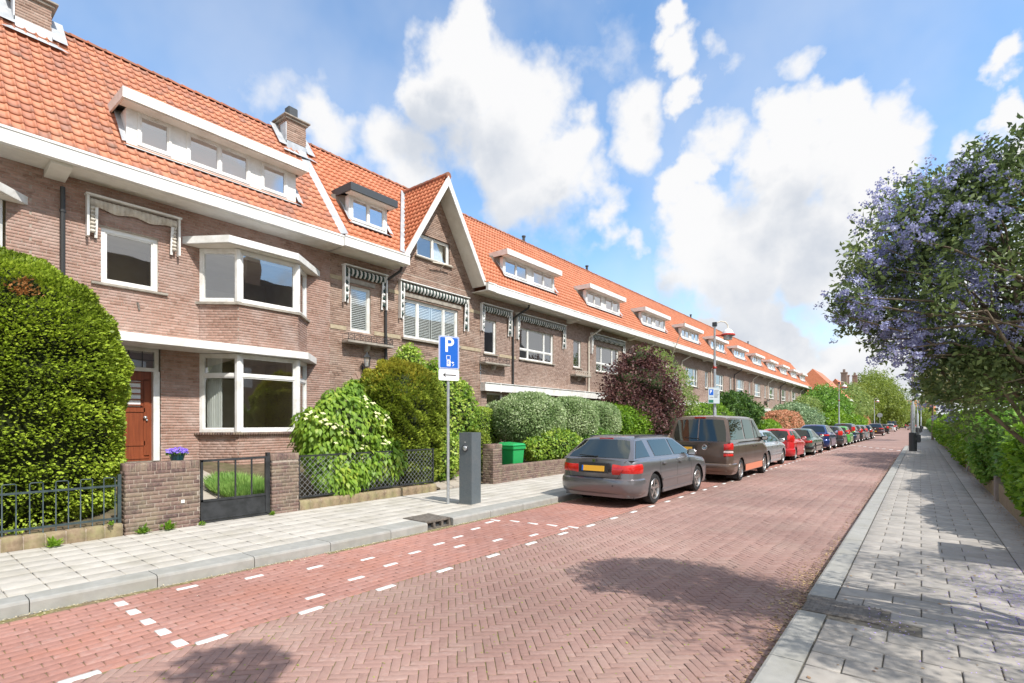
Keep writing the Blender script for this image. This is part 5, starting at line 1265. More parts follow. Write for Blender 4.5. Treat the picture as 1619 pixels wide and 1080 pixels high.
def tree(name,lab,x,y,z0,blobs,n,size,mat,th=.09,depth=.5,kind='leaf',cores=False,droop=0,cat='tree',seed=0,group=None,branches=10,lean=(0,0),trunkmat=None,rnd=1,lump=.18,lf=2.0,ax=1):
    t=empty(name,(x,y,z0),lab,cat,group); Ps=[];Ns=[]; tot=sum(b[1][0]*b[1][1]+b[1][1]*b[1][2] for b in blobs)
    for k,(c,r) in enumerate(blobs):
        P,N=superell(int(n*(r[0]*r[1]+r[1]*r[2])/tot),c,r,2,seed+k,lump,lf); P=np.array(c)+(P-np.array(c))*RNG.uniform(1-depth,1.0,len(P))[:,None]**.7; Ps.append(P);Ns.append(N)
    P=np.vstack(Ps);N=np.vstack(Ns)
    g=pn(P,2.6/size*.05+1.4,seed+5); keep=RNG.uniform(size=len(P))<.72+.4*g; P,N=P[keep],N[keep]; m=len(P)
    V,F=leaves(P,N*.5+unit(m)*rnd+np.array([0,0,-droop]),N*.6+unit(m)*.9+np.array([0,0,.4]),size,kind,ax); mobj('crown',np_mesh('crown',V,F,mat),t)
    zc=min(b[0][2]-b[1][2]*.4 for b in blobs); b=MB(); b.tube([(0,0,-.1),(lean[0]*.5,lean[1]*.5,zc*.6),(lean[0],lean[1],zc+.2)],[th,th*.75,th*.55],8); tk=b.build('trunk',trunkmat or M['bark'],t,smooth=True)
    br=MB()
    for k in range(branches):
        c,r=blobs[k%len(blobs)]; e=Vector(c)+Vector([random.uniform(-.7,.7)*q for q in r]); a=Vector((lean[0],lean[1],zc)); mid=(a+e)/2+Vector((random.gauss(0,.1),random.gauss(0,.1),random.uniform(0,.2))); br.tube([a,mid,e],[th*.5,th*.28,th*.08],6,cap=False)
    br.build('limb',trunkmat or M['bark'],t,smooth=True)
    if cores:
        for k,(c,r) in enumerate(blobs): core(t,c,r,2,M['core'],.62,seed+k,lump,lf)
    return t
tree('purple_tree','dark purple-leaved tree behind the estate car and brown van',-10.5,23.2,.6,[((0,-.1,2.9),(1.6,2.4,1.5)),((.3,1.2,2.0),(1.4,2.2,1.3)),((.2,-1.4,1.9),(1.3,1.6,1.1)),((0,.3,4.0),(1.0,1.5,.7)),((.8,.2,1.2),(1.0,2.2,.9))],30000,.12,mPur,cores=True,seed=41)
tree('light_shrub_tree','loose yellow-green small tree behind the purple one',-11.2,27.5,.6,[((0,-1,4.1),(1.0,2.2,1.1)),((.1,1.2,3.4),(1.0,2.2,1.2)),((.2,2.0,2.0),(1.1,2.4,1.2))],13000,.11,mLight,seed=42)
bush('green_shrub','fresh green laurel-like shrub behind the brown van below the zone sign','shrub',(-10.2,32.2,1.75),(1.2,3.4,1.15),15000,.13,mLeafG,lump=.13,seed=43,depth=.4,rnd=1)
tree('dark_conifer','dense dark green conifer right of the zone sign above the van roof',-10.8,40.5,.6,[((0,0,1.8),(1.8,4.2,1.2)),((0,-.5,2.6),(1.2,2.4,.8))],16000,.15,mDark,cores=True,seed=44,kind='spray')
bush('coppery_hedge','rounded coppery-pink hedge above the red hatchback','hedge',(-10.0,53.5,1.45),(1.2,5.6,1.35),15000,.17,mPink,p=2.8,lump=.07,seed=45,z0=.3)
bush('green_shrub','low bright green shrub between the silver and red cars','shrub',(-9.8,46,.95),(1.0,3.2,1.0),9000,.15,mLeafG,seed=46,z0=.3)
tree('grey_green_tree','soft grey-green rounded tree above the green saloon',-10.8,66,.6,[((0,-2,1.6),(1.8,6.0,1.6)),((0,4,1.5),(1.8,5.5,1.3)),((0,-4,2.3),(1.5,4,.9))],18000,.24,mGrey,cores=True,seed=47)
tree('yellow_green_tree','yellow-green tree in front of the middle of the long range',-11.3,74,.6,[((0,0,3.0),(1.5,5,1.4)),((0,5,2.3),(1.6,5,1.4))],12000,.25,mLight,seed=48)
tree('spreading_tree','dome-shaped darker green tree hiding the end of the long range',-10.9,88,.5,[((0,0,4.6),(2.4,9,2.1)),((.5,4,3.6),(2.4,9,1.8)),((.3,-5,3.4),(2.2,6,1.7))],18000,.32,mMid,cores=True,seed=49,th=.2)
bush('green_shrub','vivid green rounded bush beside the middle street lamp','shrub',(-9.8,84,1.9),(1.6,8,2.1),11000,.26,mLeafG,seed=50,z0=.2)
bush('green_shrub','low bright green hedge line behind the far parked cars','hedge',(-9.2,108,1.4),(1.4,16,1.5),10000,.28,mLeafG,p=3,seed=51,z0=.1)
tree('light_tree','pale green tree between the far chimneys and the willow',-10.5,118,.2,[((0,0,5.2),(3.0,11,3.2)),((0,8,4.2),(3,8,2.6)),((0,-10,3.6),(2.6,7,2.2))],18000,.4,mLight,seed=52,th=.25)
bush('coppery_hedge','small coppery shrub below the far street lamp','shrub',(-8.8,122,1.5),(1.0,6,1.5),5000,.3,mPink,seed=53,z0=.1)
tree('willow','large feathery yellow-green willow beyond the last houses',-9.5,165,.1,[((0,0,9.5),(5.2,13,6.0)),((2.2,6,6.5),(4.8,12,6)),((-2,-10,7),(4.6,10,5)),((4.0,8,5),(3.4,10,4.6))],42000,.55,mWill,seed=54,th=.5,droop=1.1,kind='needle',ax=1.6,cores=False,depth=.55)
tree('bushy_tree','yellow-green tree closing the street beyond the far cars',-4.5,270,.1,[((0,0,5),(5,10,4.5)),((6,0,4),(4,10,4))],9000,.7,mWill,seed=55,th=.4)
# right side of the street
tree('brownish_tree','round brownish-green street tree over the right pavement lamp column',1.7,33,.1,[((-.3,0,4.0),(1.65,3.2,1.5)),((.9,2,3.9),(1.5,3,1.4)),((.2,-1.5,3.3),(1.4,2.0,.9))],22000,.12,mBrown,seed=61,th=.12)
tree('bright_tree','tall bright green tree behind the brownish one on the right',3.4,27,.2,[((0,0,4.6),(1.7,2.6,1.6)),((-.4,-2,3.2),(1.5,2.6,1.6)),((.5,2,5.0),(1.4,2,1.3))],20000,.13,mLeafG,seed=62,th=.12)
tree('street_tree','thin grey-leaved tree far down the right pavement',.9,62,.1,[((0,0,6.0),(1.6,4,2.0)),((-.6,2,4.5),(1.4,4,1.6))],4500,.16,mGrey,seed=63,th=.1)
def hedge_r(y0,y1,x,zt,r,n,size,mat,lab,seed,name='leafy_hedge'):
    c=(x+r,(y0+y1)/2,zt/2+.25); return bush(name,lab,'hedge',c,(r,(y1-y0)/2,zt/2),n,size,mat,p=3.2,lump=.09,seed=seed,depth=.2,rnd=1,lf=2.2,z0=.1,droop=.15,group=None,stem=True,facing=(-.8,-.5,.2),corescale=.84)
hedge_r(9.5,14.0,1.15,1.55,.9,22000,.11,mLeafG,'bright leafy hedge just beyond the rendered pier on the right',71)
hedge_r(13.6,21,1.05,1.75,.95,26000,.11,mMid,'darker leafy hedge under the blue-flowering tree',72)
hedge_r(20.5,34,.95,1.95,.9,24000,.13,mLeafG,'glossy green hedge past the thin stake on the right',73)
hedge_r(33,70,.95,2.0,.9,22000,.17,mLeafG,'long clipped hedge running into the distance on the right',74)
hedge_r(70,170,1.2,2.2,1.0,9000,.3,mMid,'far end of the right-hand hedges',75)
hedge_r(8.2,12.0,1.75,1.25,.8,9000,.12,mLeafG,'lime-green foliage rising behind the pier at the right edge',76,'lime_shrub')
# blue-flowering ceanothus
mCea=LM('ceanothus_leaf',[(.04,.06,.022),(.07,.10,.035),(.11,.15,.05),(.19,.24,.08)],trans=.4,pscale=2)
mBlu=LM('ceanothus_blossom',[(.14,.155,.28),(.21,.22,.38),(.29,.30,.48),(.37,.38,.56)],trans=.25,pscale=3)
def ceanothus():
    x,y,z0=1.53,5.7,.12; t=empty('blue_flowering_tree',(x,y,z0),'wide blue-flowering tree arching over the right pavement','tree')
    blobs=[((-0.58,6.10,2.86),0.19),((-0.45,6.30,3.11),0.33),((-0.30,6.50,3.48),0.34),((-0.08,6.60,3.65),0.54),((0.08,6.80,4.00),0.40),((0.38,7.00,3.98),0.48),((0.69,7.10,4.12),0.50),((0.33,7.00,3.48),0.74),((0.72,7.20,3.52),0.76),((0.96,7.00,3.77),0.72),((-0.08,6.60,3.01),0.51),((0.32,6.80,2.80),0.60),((0.68,6.80,2.76),0.66),((-0.27,6.30,2.67),0.26),((-0.05,6.40,2.51),0.26),((0.22,6.60,2.23),0.34),((0.50,6.70,2.10),0.48),((0.80,6.70,2.03),0.52),((0.44,6.90,1.80),0.24)]
    blobs=[((c[0]*.79-x,c[1]*.79-y,1.75+(c[2]-(.16 if c[2]>3.7 else 0)-1.75)*.79-z0),(r*.75,r*.97,r*.79)) for c,r in blobs]+[((c[0]-x,c[1]-y,c[2]-z0),r) for c,r in (((1.5,4.4,3.2),(.9,.8,.45)),((1.95,5.4,3.3),(.9,.9,.55)),((3.0,4.7,3.3),(1.0,1.2,.6)),((3.3,7.2,3.5),(1.2,1.3,.8)))]
    # loose shoots that break the outline
    for k in range(110):
        c,r=random.choice(blobs[:18]); d=unit(1)[0]
        if d[2]<-.5: continue
        s=random.uniform(.09,.19); blobs=blobs+[((c[0]+d[0]*r[0]*1.02,c[1]+d[1]*r[1]*1.02,c[2]+d[2]*r[2]*1.02),(s,s*1.2,s))]
    Ps=[];Ns=[]
    for k,(c,r) in enumerate(blobs):
        P,N=superell(int(24000*(r[0]*r[1]+r[1]*r[2])/3.4),c,r,2,k+80,.15,3.0); P=np.array(c)+(P-np.array(c))*RNG.uniform(.50,1.06,len(P))[:,None]; Ps.append(P);Ns.append(N)
    P=np.vstack(Ps);N=np.vstack(Ns); g=pn(P,4.2,91); keep=RNG.uniform(size=len(P))<.40+.60*g; P,N,g=P[keep],N[keep],g[keep]; n=len(P)
    V,F=leaves(P,N*.4+unit(n),N*.4+unit(n)+np.array([0,0,.3]),.045,'leaf',.75); mobj('crown',np_mesh('crown',V,F,mCea),t)
    # blossom: small dense panicles on the outer shoots
    C=[]
    for k,(c,r) in enumerate(blobs):
        P2,N2=superell(int(900*(r[0]*r[1]+r[1]*r[2])/3.4),c,r,2,k+80,.15,3.0); P2=P2-N2*RNG.uniform(-.04,.25,len(P2))[:,None]; s=pn(P2,3.6,95)>.12; C.append(np.hstack([P2[s],N2[s]]))
    C=np.vstack(C); K=34; m=len(C)
    ctr=np.repeat(C[:,:3],K,0); nn_=np.repeat(C[:,3:],K,0); tt=RNG.uniform(0,1,m*K)[:,None]; sz=np.repeat(RNG.uniform(.6,1.25,m),K)[:,None]
    pos=ctr+nn_*tt*.075*sz+unit(m*K)*.034*sz*(1-.5*tt)
    V,F=leaves(pos,unit(m*K),nn_+unit(m*K)*.8,.017,'leaf',1.5); mobj('blossom',np_mesh('blossom',V,F,mBlu),t)
    b=MB(); hub=(-.35,-.1,.1)
    for a in ((-.75,-.2,1.3),(-.35,.2,1.35),(0,-.3,1.4),(-.15,.4,1.2),(.4,.1,1.5)): b.tube([(-.3+a[0]*.1,0,-.1),(a[0]*.6-.2,a[1]*.5,.7),(a[0],a[1],a[2])],[.05,.04,.032],7)
    b.build('trunk',nmat('pale_bark',[(.20,.17,.12),(.36,.31,.23)],rough=.9,scale=10),t,smooth=True)
    br=MB()
    for k in range(80):
        c,r=random.choice(blobs); e=Vector(c)+Vector([random.uniform(-.95,.95)*q for q in r]); a=Vector(random.choice([(-.75,-.2,1.3),(-.35,.2,1.35),(0,-.3,1.4),(-.15,.4,1.2),(.4,.1,1.5)]))
        mid=a.lerp(e,.45)+Vector((random.gauss(0,.1),random.gauss(0,.12),random.uniform(.1,.45))); m2=a.lerp(e,.75)+Vector((random.gauss(0,.08),random.gauss(0,.08),random.uniform(.05,.3))); br.tube([a,mid,m2,e],[.018,.012,.008,.003],5,cap=False)
    o=br.build('branch',M['bark'],t,smooth=True); o['kind']='stuff'
ceanothus()
st=empty('bare_stems',(1.62,14.6,.3),'pale bare stems standing in the dark gap of the right-hand hedge','shrub')
for a,b_ in (((0,0,0),(-.12,-.1,1.5)),((.05,.1,0),(.12,.5,1.6)),((.1,-.2,0),(.3,-.1,1.5)),((-.25,-.35,.35),(.1,.1,.1)),((.15,.3,0),(.5,.5,1.5))): MB().tube([a,((a[0]+b_[0])/2+.04,(a[1]+b_[1])/2,(a[2]+b_[2])/2),b_],[.03,.025,.018],6).build('stem',M['bark'] if False else nmat('pale_stem',[(.34,.28,.20),(.46,.40,.31)],rough=.9,scale=9),st,smooth=True)
# a tree beside the photographer, only its shade and edge reach the scene
tree('shade_tree','leafy tree beside the camera whose shade falls across the near road',3.0,.6,.1,[((-.5,.2,4.4),(1.6,1.0,.9)),((.6,.4,4.8),(1.4,1.2,1.0)),((-2.6,.72,5.0),(.34,.28,.25))],16000,.12,mMid,seed=99,th=.14)
# grass tuft behind the gate, pansies, weeds, litter
gr=empty('grass_clump',(-10.5,4.72,gz(-10.5)),'rounded tuft of long grey-green grass on the slope behind the gate','grass')
mG=LM('grass_blade',[(.09,.17,.04),(.15,.25,.06),(.24,.34,.10)],trans=.4)
n=5200; a=RNG.uniform(0,6.28,n); rr=np.sqrt(RNG.uniform(0,1,n)); P=np.stack([rr*np.cos(a)*.8,rr*np.sin(a)*.5,.02-.171*rr*np.cos(a)*.8],1); d=np.stack([np.cos(a)*rr*.6,np.sin(a)*rr*.6,np.ones(n)],1)+unit(n)*.25
V,F=leaves(P,d,unit(n)+np.array([0,0,.2]),.20,'needle',.35); mobj('blades',np_mesh('blades',V,F,mG),gr)
n=900; a=RNG.uniform(0,6.28,n); rr=np.sqrt(RNG.uniform(0,1,n))*.24; P=np.stack([rr*np.cos(a),rr*np.sin(a)*1.15,.73+.12*RNG.uniform(size=n)*(1.3-rr*3)],1)
fo=RNG.uniform(size=n)<.45
V,F=leaves(P[fo]-np.array([0,0,.03]),unit(int(fo.sum()))+np.array([0,0,.6]),unit(int(fo.sum()))+np.array([0,0,1]),.06,'leaf'); mobj('pansy_leaf',np_mesh('pansy_leaf',V,F,mMid),fp)
V,F=leaves(P[~fo]+np.array([0,0,.03]),unit(int((~fo).sum())),np.array([.8,-.3,.6])+unit(int((~fo).sum()))*.4,.045,'leaf',1.6); mobj('pansy',np_mesh('pansy',V,F,LM('violet_petal',[(.10,.05,.42),(.17,.10,.60),(.30,.22,.7)],trans=.2)),fp)
def weed(x,y,z,s,lab,n=70,mat=None):
    t=empty('weed',(x,y,z),lab,'weed'); d=unit(n); d[:,2]=np.abs(d[:,2])+.3; P=d*RNG.uniform(.0,.6,n)[:,None]*s
    V,F=leaves(P,d,unit(n)*.5+np.array([0,0,1]),s*.5,'leaf',.9); mobj('leaf_rosette',np_mesh('leaf_rosette',V,F,mat or mLeafG),t)
weed(-8.90,1.62,.12,.13,'small bright weed at the foot of the railing wall, leftmost of them'); weed(-8.93,2.62,.12,.12,'flat weed under the brick wall panel, left one'); weed(-8.93,2.95,.12,.13,'brighter weed under the brick wall panel, near its middle'); weed(-8.93,3.42,.12,.06,'tiny weed where the wall meets the gate'); weed(-8.95,4.56,.12,.07,'tiny weed at the foot of the short gate pier'); weed(-8.95,2.25,.3,.06,'tuft on the railing wall next to the brick panel')
# wind-blown litter and fallen petals
def scatterflat(name,pts,size,mat,z,lab=None):
    P=np.array([(x,y,z+random.uniform(0,.006)) for x,y in pts]); n=len(P); d=unit(n); d[:,2]*=.15; V,F=leaves(P,d,np.array([0,0,1.0])+unit(n)*.25,size,'leaf',1.1,.6); o=mobj(name,np_mesh(name,V,F,mat)); o['kind']='stuff'; o['label']=lab or name; o['category']='litter'; return o
scatterflat('leaf_litter',[(-.87-abs(random.gauss(0,.07)),random.uniform(3,32)) for _ in range(3800)]+[(-.87-abs(random.gauss(0,.17)),random.gauss(6.2,.8)) for _ in range(900)],.024,M['litter'],.003,'brown leaf litter gathered along the right kerb')
scatterflat('leaf_litter',[(1.25-abs(random.gauss(0,.12)),random.uniform(7,26)) for _ in range(1400)]+[(random.uniform(-.6,1.2),random.uniform(3,16)) for _ in range(260)],.024,M['litter'],.122,'dry leaf litter along the foot of the right wall')
scatterflat('fallen_petals',[(random.gauss(.75,.28),random.gauss(6.2,1.0)) for _ in range(4200)]+[(-.2+random.gauss(0,.1),random.gauss(5.2,.2)) for _ in range(90)],.013,M['petal'],.118,'fallen violet petals on the near right pavement')
mm=LM('moss',[(.12,.17,.02),(.20,.25,.03),(.27,.28,.05)])
scatterflat('joint_moss',[(random.uniform(-4.4,-.9),random.uniform(1,6.5)) for _ in range(1500)],.016,mm,-.004,'specks of moss and seed in the road joints')
scatterflat('leaf_litter',[(kerbx(y)+abs(random.gauss(0,.06))+.01,y) for y in [random.uniform(0,12) for _ in range(2600)]],.014,LM('sandy_grit',[(.30,.25,.15),(.42,.37,.24)],trans=0),.0025,'sandy grit along the left kerb')
# ---------------------------------------------------------------- parked cars
def paint(name,col,metal=.35,rough=.28):
    m=nmat(name,[tuple(c*.93 for c in col),col],rough=rough,scale=2,dirt=(tuple(.5*c+.08 for c in col),.25),dscale=2.5,metal=metal); m.node_tree.nodes['Principled BSDF'].inputs['Coat Weight'].default_value=.8; m.node_tree.nodes['Principled BSDF'].inputs['Coat Roughness'].default_value=.06; return m
TY=nmat('tyre_rubber',[(.014,.014,.014),(.03,.03,.03)],rough=.85,scale=20); RIM=pmat('alloy_rim',(.48,.47,.45),.32,.85); TRIM=pmat('black_trim',(.02,.02,.021),.45); CHR=pmat('chrome',(.7,.7,.7),.12,1.0)
TL=nmat('tail_lamp_red',[(.45,.012,.010),(.62,.03,.022)],rough=.12,scale=9,spec=.7); TLW=pmat('lamp_clear',(.60,.50,.48),.15); PLT=pmat('plate_yellow',(.78,.42,.035),.5); DK=pmat('wheel_well',(.008,.008,.008),.95)
def carglass(name,col,k=.30):
    m=bpy.data.materials.new(name); m.use_nodes=True; nt=m.node_tree; nt.nodes.clear(); out=nn(nt,'ShaderNodeOutputMaterial')
    tr=nn(nt,'ShaderNodeBsdfTransparent'); tr.inputs[0].default_value=(*col,1); gl=nn(nt,'ShaderNodeBsdfGlossy'); gl.inputs['Roughness'].default_value=.02; gl.inputs['Color'].default_value=(.86,.92,.84,1)
    lw=nn(nt,'ShaderNodeLayerWeight'); setin(lw,0,.5); fz=math_n(nt,'MULTIPLY',math_n(nt,'POWER',lw.outputs['Facing'],4.0),.7); mx=nn(nt,'ShaderNodeMixShader'); link(nt,math_n(nt,'ADD',fz,k,clamp=True),mx.inputs[0]); link(nt,tr.outputs[0],mx.inputs[1]); link(nt,gl.outputs[0],mx.inputs[2]); link(nt,mx.outputs[0],out.inputs[0]); return m
CG=carglass('car_glass',(.50,.56,.53),.16); CGD=carglass('privacy_glass',(.12,.12,.12),.10)
def interp(tab,y):
    if y<=tab[0][0]: return tab[0][1]
    for (a,b),(c,d) in zip(tab[:-1],tab[1:]):
        if y<=c:
            t=(y-a)/(c-a) if c>a else 1; t=t*t*(3-2*t) if False else t; return b+(d-b)*t
    return tab[-1][1]
def wheel(par,x,y,r,w,side,spokes=5,near=True):
    m=MB(); hw=w/2
    m.lathe([(r*.66,-hw*.9),(r*.80,-hw),(r*.95,-hw*.92),(r,-hw*.6),(r,hw*.6),(r*.95,hw*.92),(r*.80,hw),(r*.66,hw*.9),(r*.62,hw*.2),(r*.62,-hw*.2),(r*.66,-hw*.9)],(x,y,r),'x',28 if near else 16)
    wl=m.build('wheel',TY,par,smooth=True,auto=True)
    m=MB(); xo=x+side*hw*.86
    m.lathe([(r*.69,0),(r*.66,side*.012),(r*.60,-side*.03),(r*.60,-side*.10)],(xo,y,r),'x',28 if near else 16)
    m.lathe([(0,side*.0),(r*.13,side*.0),(r*.16,-side*.03)],(xo-side*.01,y,r),'x',14)
    for k in range(spokes):
        a=2*math.pi*k/spokes+.3; c,s_=math.cos(a),math.sin(a); wi,wo=r*.13,r*.19
        def P(rr,off,dx): return (xo+dx,y+c*rr-s_*off,r+s_*rr+c*off)
        d0,d1=-side*.012,-side*.05
        v=[P(r*.08,-wi/2,d0),P(r*.08,wi/2,d0),P(r*.66,wo/2,d0*.3),P(r*.66,-wo/2,d0*.3),P(r*.08,-wi/2,d1),P(r*.08,wi/2,d1),P(r*.66,wo/2,d1),P(r*.66,-wo/2,d1)]
        m.add(v,[(0,1,2,3),(4,7,6,5),(0,4,5,1),(1,5,6,2),(2,6,7,3),(3,7,4,0)])
    m.build('rim',RIM,wl,smooth=True,auto=True)
    MB().lathe([(0,-side*.07),(r*.60,-side*.07)],(xo,y,r),'x',16).build('brake_disc',DK,wl)
    return wl
def car(name,lab,cx,yr,S,col,near=2,metal=.35,grp='cars parked along the left kerb'):
    """S: L,W,H, wb, ro (rear overhang), zb(base), r wheel, belt=[(y,z)], roof outline: yb0,yb1 (base of glasshouse), yt0,yt1 (roof), wt half width of roof; rear face lean"""
    L,Wd,H=S['L'],S['W'],S['H']; hw=Wd/2; r=S.get('r',.32); wy=[S['ro'],S['ro']+S['wb']]
    t=empty('parked_'+name,(cx,yr,0),lab,S.get('cat','car'),grp)
    P=paint(name+'_paint',col,metal)
    zl=S.get('zl',.20); belt=S['belt']; cr=S.get('cr',.22); crf=S.get('crf',.45); lean=S.get('lean',.10); ar=r+.055; zm=S.get('zm',.60)
    def halfw(y):
        d=y; k=0
        if d<cr: k=max(k,cr-math.sqrt(max(0,cr*cr-(cr-d)**2)))
        d=L-y
        if d<crf: k=max(k,.55*(crf-math.sqrt(max(0,crf*crf-(crf-d)**2))))
        return hw-k
    def warp(p):
        x,y,z=p
        # rear and nose faces lean and bulge a little
        f=max(0,1-y/.9); g=max(0,1-(L-y)/.7)
        y2=y+f*(lean*max(0,z-.55)/.5+.05*max(0,(.42-z))/.2)-g*(.10*max(0,z-.55)/.3+.06*max(0,.42-z)/.2)
        b=(1-((x/hw)**2 if abs(x)<hw else 1)); y2-=f*.05*b; y2+=g*.10*b
        return (x,y2,z)
    ys=sorted(set([0,.004,.015,.035,.06,.1,.15,.22,.3,L-.004,L-.02,L-.05,L-.1,L-.18,L-.28,L-.4]+[round(.3+.065*k,3) for k in range(int((L-.7)/.065)+1)]+[w+s*ar*math.cos(a) for w in wy for s in (-1,1) for a in [math.radians(q) for q in (0,3,8,14,22,32,44,58,75,90)]]))
    ys=[y for y in ys if 0<=y<=L]
    rows=9; V=[]
    for y in ys:
        h=halfw(y); zb=interp(belt,y); lo=zl
        for w_ in wy:
            if abs(y-w_)<ar: lo=max(lo,r+math.sqrt(ar*ar-(y-w_)**2))
        sh=S.get('sh',.93)
        zs=[(h*.955,zl),(h*.985,zl+.09),(h*1.0,zl+.22),(h*1.0,zm),(h*.992,zb-.14),(h*.975,zb-.045),(h*sh,zb),(h*.5,zb+.02),(0,zb+.03)]
        row=[]
        for x,z in zs:
            if z<lo:
                z2=lo; x=h*(1.0 if z2<zm else .995); z=z2
                z=min(z,zb-.05)
            row.append((x,y,z))
        # both sides
        V.append(row)
    vs=[];n=len(ys)
    for row in V: vs+= [ (-p[0],p[1],p[2]) for p in row]+[p for p in row[::-1][1:]]
    k=2*rows-1; fs=[]
    for i in range(n-1):
        for j in range(k-1):
            fs.append((i*k+j,i*k+j+1,(i+1)*k+j+1,(i+1)*k+j))
    fs.append(tuple(range(k))[::-1]); fs.append(tuple(range((n-1)*k,n*k)))
    body=MB().add(vs,fs).build('body',P,t,smooth=True,warp=warp,auto=True)
    # undertray and wheel wells
    m=MB(); m.box(-hw+.09,hw-.09,.12,L-.15,zl-.02,zl+.03); m.box(-hw+.20,hw-.20,.16,L-.2,zl,zm); 
    m.build('undertray',DK,t,warp=warp)
    for sd in (-1,1):
        if sd<0 and near<2: pass
        for w_ in wy:
            m=MB(); K=14; vs2=[]
            for q in range(K+1):
                a=math.pi*q/K; vs2+=[(sd*(hw-.015),w_+(ar-.003)*math.cos(a),r+(ar-.003)*math.sin(a)),(sd*(hw-.26),w_+(ar-.003)*math.cos(a),r+(ar-.003)*math.sin(a))]
            m.add(vs2,[(2*q,2*q+2,2*q+3,2*q+1) for q in range(K)]); m.build('wheel_arch_liner',DK,t)
            wheel(t,sd*(hw-.115),w_,r,.20,sd,S.get('spokes',5),near>=1)
    # glasshouse
    y0,y1,u0,u1,wt=S['yb0'],S['yb1'],S['yt0'],S['yt1'],S['wt']; zb0=interp(belt,y0+.05)-.02; zb1=interp(belt,y1)-.02; zbm=lambda y: interp(belt,y)
    wbh=hw*S.get('sh',.93)-.004
    def base(y): return wbh
    rz=H; crn=.05
    pil=S['pillars']    # list of y fractions separating side glasses
    side=[]
    def SP(y,f,sd,off=0):
        """point on the side plane of the glasshouse: y along, f 0 belt..1 roof edge"""
        zB=interp(belt,min(max(y,y0),y1)); x=(wbh+(wt-wbh)*f); zt=rz-.075-.0*(y); 
        # roof falls gently to both ends
        tt=(y-u0)/(u1-u0); fall=.05*max(0,abs(tt-.45)-.3)/.5
        return (sd*(x+off),y,zB+(zt-fall-zB)*f)
    def yr_(f): return y0+(u0-y0)*f
    def yf_(f): return y1+(u1-y1)*f
    bdy=MB(); NF=[0,.10,.5,.9,1.0]
    cols=[0,.08,.2,.4,.6,.8,.92,1]
    # side skins
    for sd in (-1,1):
        vs3=[]
        for f in NF:
            for c in cols: vs3.append(SP(yr_(f)+(yf_(f)-yr_(f))*c,f,sd))
        nc=len(cols); bdy.add(vs3,[((i*nc+j),(i*nc+j+1),((i+1)*nc+j+1),((i+1)*nc+j)) for i in range(len(NF)-1) for j in range(nc-1)])
    # roof
    vs3=[]; xf=[-1,-.93,-.75,-.4,0,.4,.75,.93,1]; xz=[0,.035,.058,.072,.075,.072,.058,.035,0]
    for c in cols:
        y=u0+(u1-u0)*c
        for a,z in zip(xf,xz):
            q=SP(y,1,1); e=.03*(1-min(1,c/.08)) if c<.08 else (.03*(c-.92)/.08 if c>.92 else 0); vs3.append((a*q[0],y,q[2]+z-e))
    nx=len(xf); bdy.add(vs3,[(i*nx+j,i*nx+j+1,(i+1)*nx+j+1,(i+1)*nx+j) for i in range(len(cols)-1) for j in range(nx-1)])
    def ends(fr,yy,s):
        vs=[]; 
        for f in NF:
            q=SP(yy(f),f,1)
            for a,z in zip(xf,xz): vs.append((a*q[0],q[1]+s*.06*(1-a*a),q[2]+z*f-(.03 if f==1 else 0)))
        return vs
    for yy,s in ((yr_,-1),(yf_,1)):
        v=ends(None,yy,s); bdy.add(v,[(i*nx+j,i*nx+j+1,(i+1)*nx+j+1,(i+1)*nx+j) for i in range(len(NF)-1) for j in range(nx-1)])
    # the skins are opaque shell; glass openings are dark recessed sheets lit by reflections
    gh=bdy.build('roof_and_pillars',P,t,smooth=True,auto=True)
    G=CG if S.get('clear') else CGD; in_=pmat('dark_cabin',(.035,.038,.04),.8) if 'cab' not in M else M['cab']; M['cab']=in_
    def patch(pts,name,mat,o):
        m=MB(); m.add(pts,[tuple(range(len(pts)))]); return m.build(name,mat,t)
    def grid(pf,na,nb,name,mat,sm=True):
        vs=[pf(i/na,j/nb) for i in range(na+1) for j in range(nb+1)]; return MB().add(vs,[(i*(nb+1)+j,i*(nb+1)+j+1,(i+1)*(nb+1)+j+1,(i+1)*(nb+1)+j) for i in range(na) for j in range(nb)]).build(name,mat,t,smooth=sm)
    f0,f1=.10,.93
    for sd in (-1,1):
        for (a,b) in pil:
            for nm,mat,off,ex in (('window_surround',M['cab'],.004,.0),('side_window',G,.009,.006)):
                def pf(i,j,a=a,b=b,sd=sd,off=off,ex=ex):
                    f=f0+ex+(f1-f0-2*ex)*j
                    ya=yr_(f)+(yf_(f)-yr_(f))*a; yb=yr_(f)+(yf_(f)-yr_(f))*b
                    if S.get('upright'):  # inner pillars stand upright, only the outer ones follow the slopes
                        A0=y0+(y1-y0)*a; B0=y0+(y1-y0)*b
                        ya=yr_(f)+.05 if a<.08 else A0+.0*f; yb=yf_(f)-.10 if b>.93 else B0
                        ya=max(ya,yr_(f)+.05); yb=min(yb,yf_(f)-.08)
                    return SP(ya+ex+(yb-ya-2*ex)*i,f,sd,off)
                grid(pf,6,5,nm,mat)
    rw=S.get('rw',(.12,.90)); xw=S.get('xw',.86)
    for nm,mat,o in (('window_surround',M['cab'],.006),('rear_window',G,.012)):
        def pf(i,j,o=o):
            f=rw[0]+(rw[1]-rw[0])*j; q=SP(yr_(f),f,1); a=(-xw+2*xw*i)*(1-.04*abs(2*j-1)); z=np.interp(abs(a),[0,.4,.75,.93,1],[.075,.072,.058,.035,0]); return (a*q[0],q[1]-.06*(1-a*a)-o,q[2]+z*f)
        grid(pf,10,5,nm,mat)
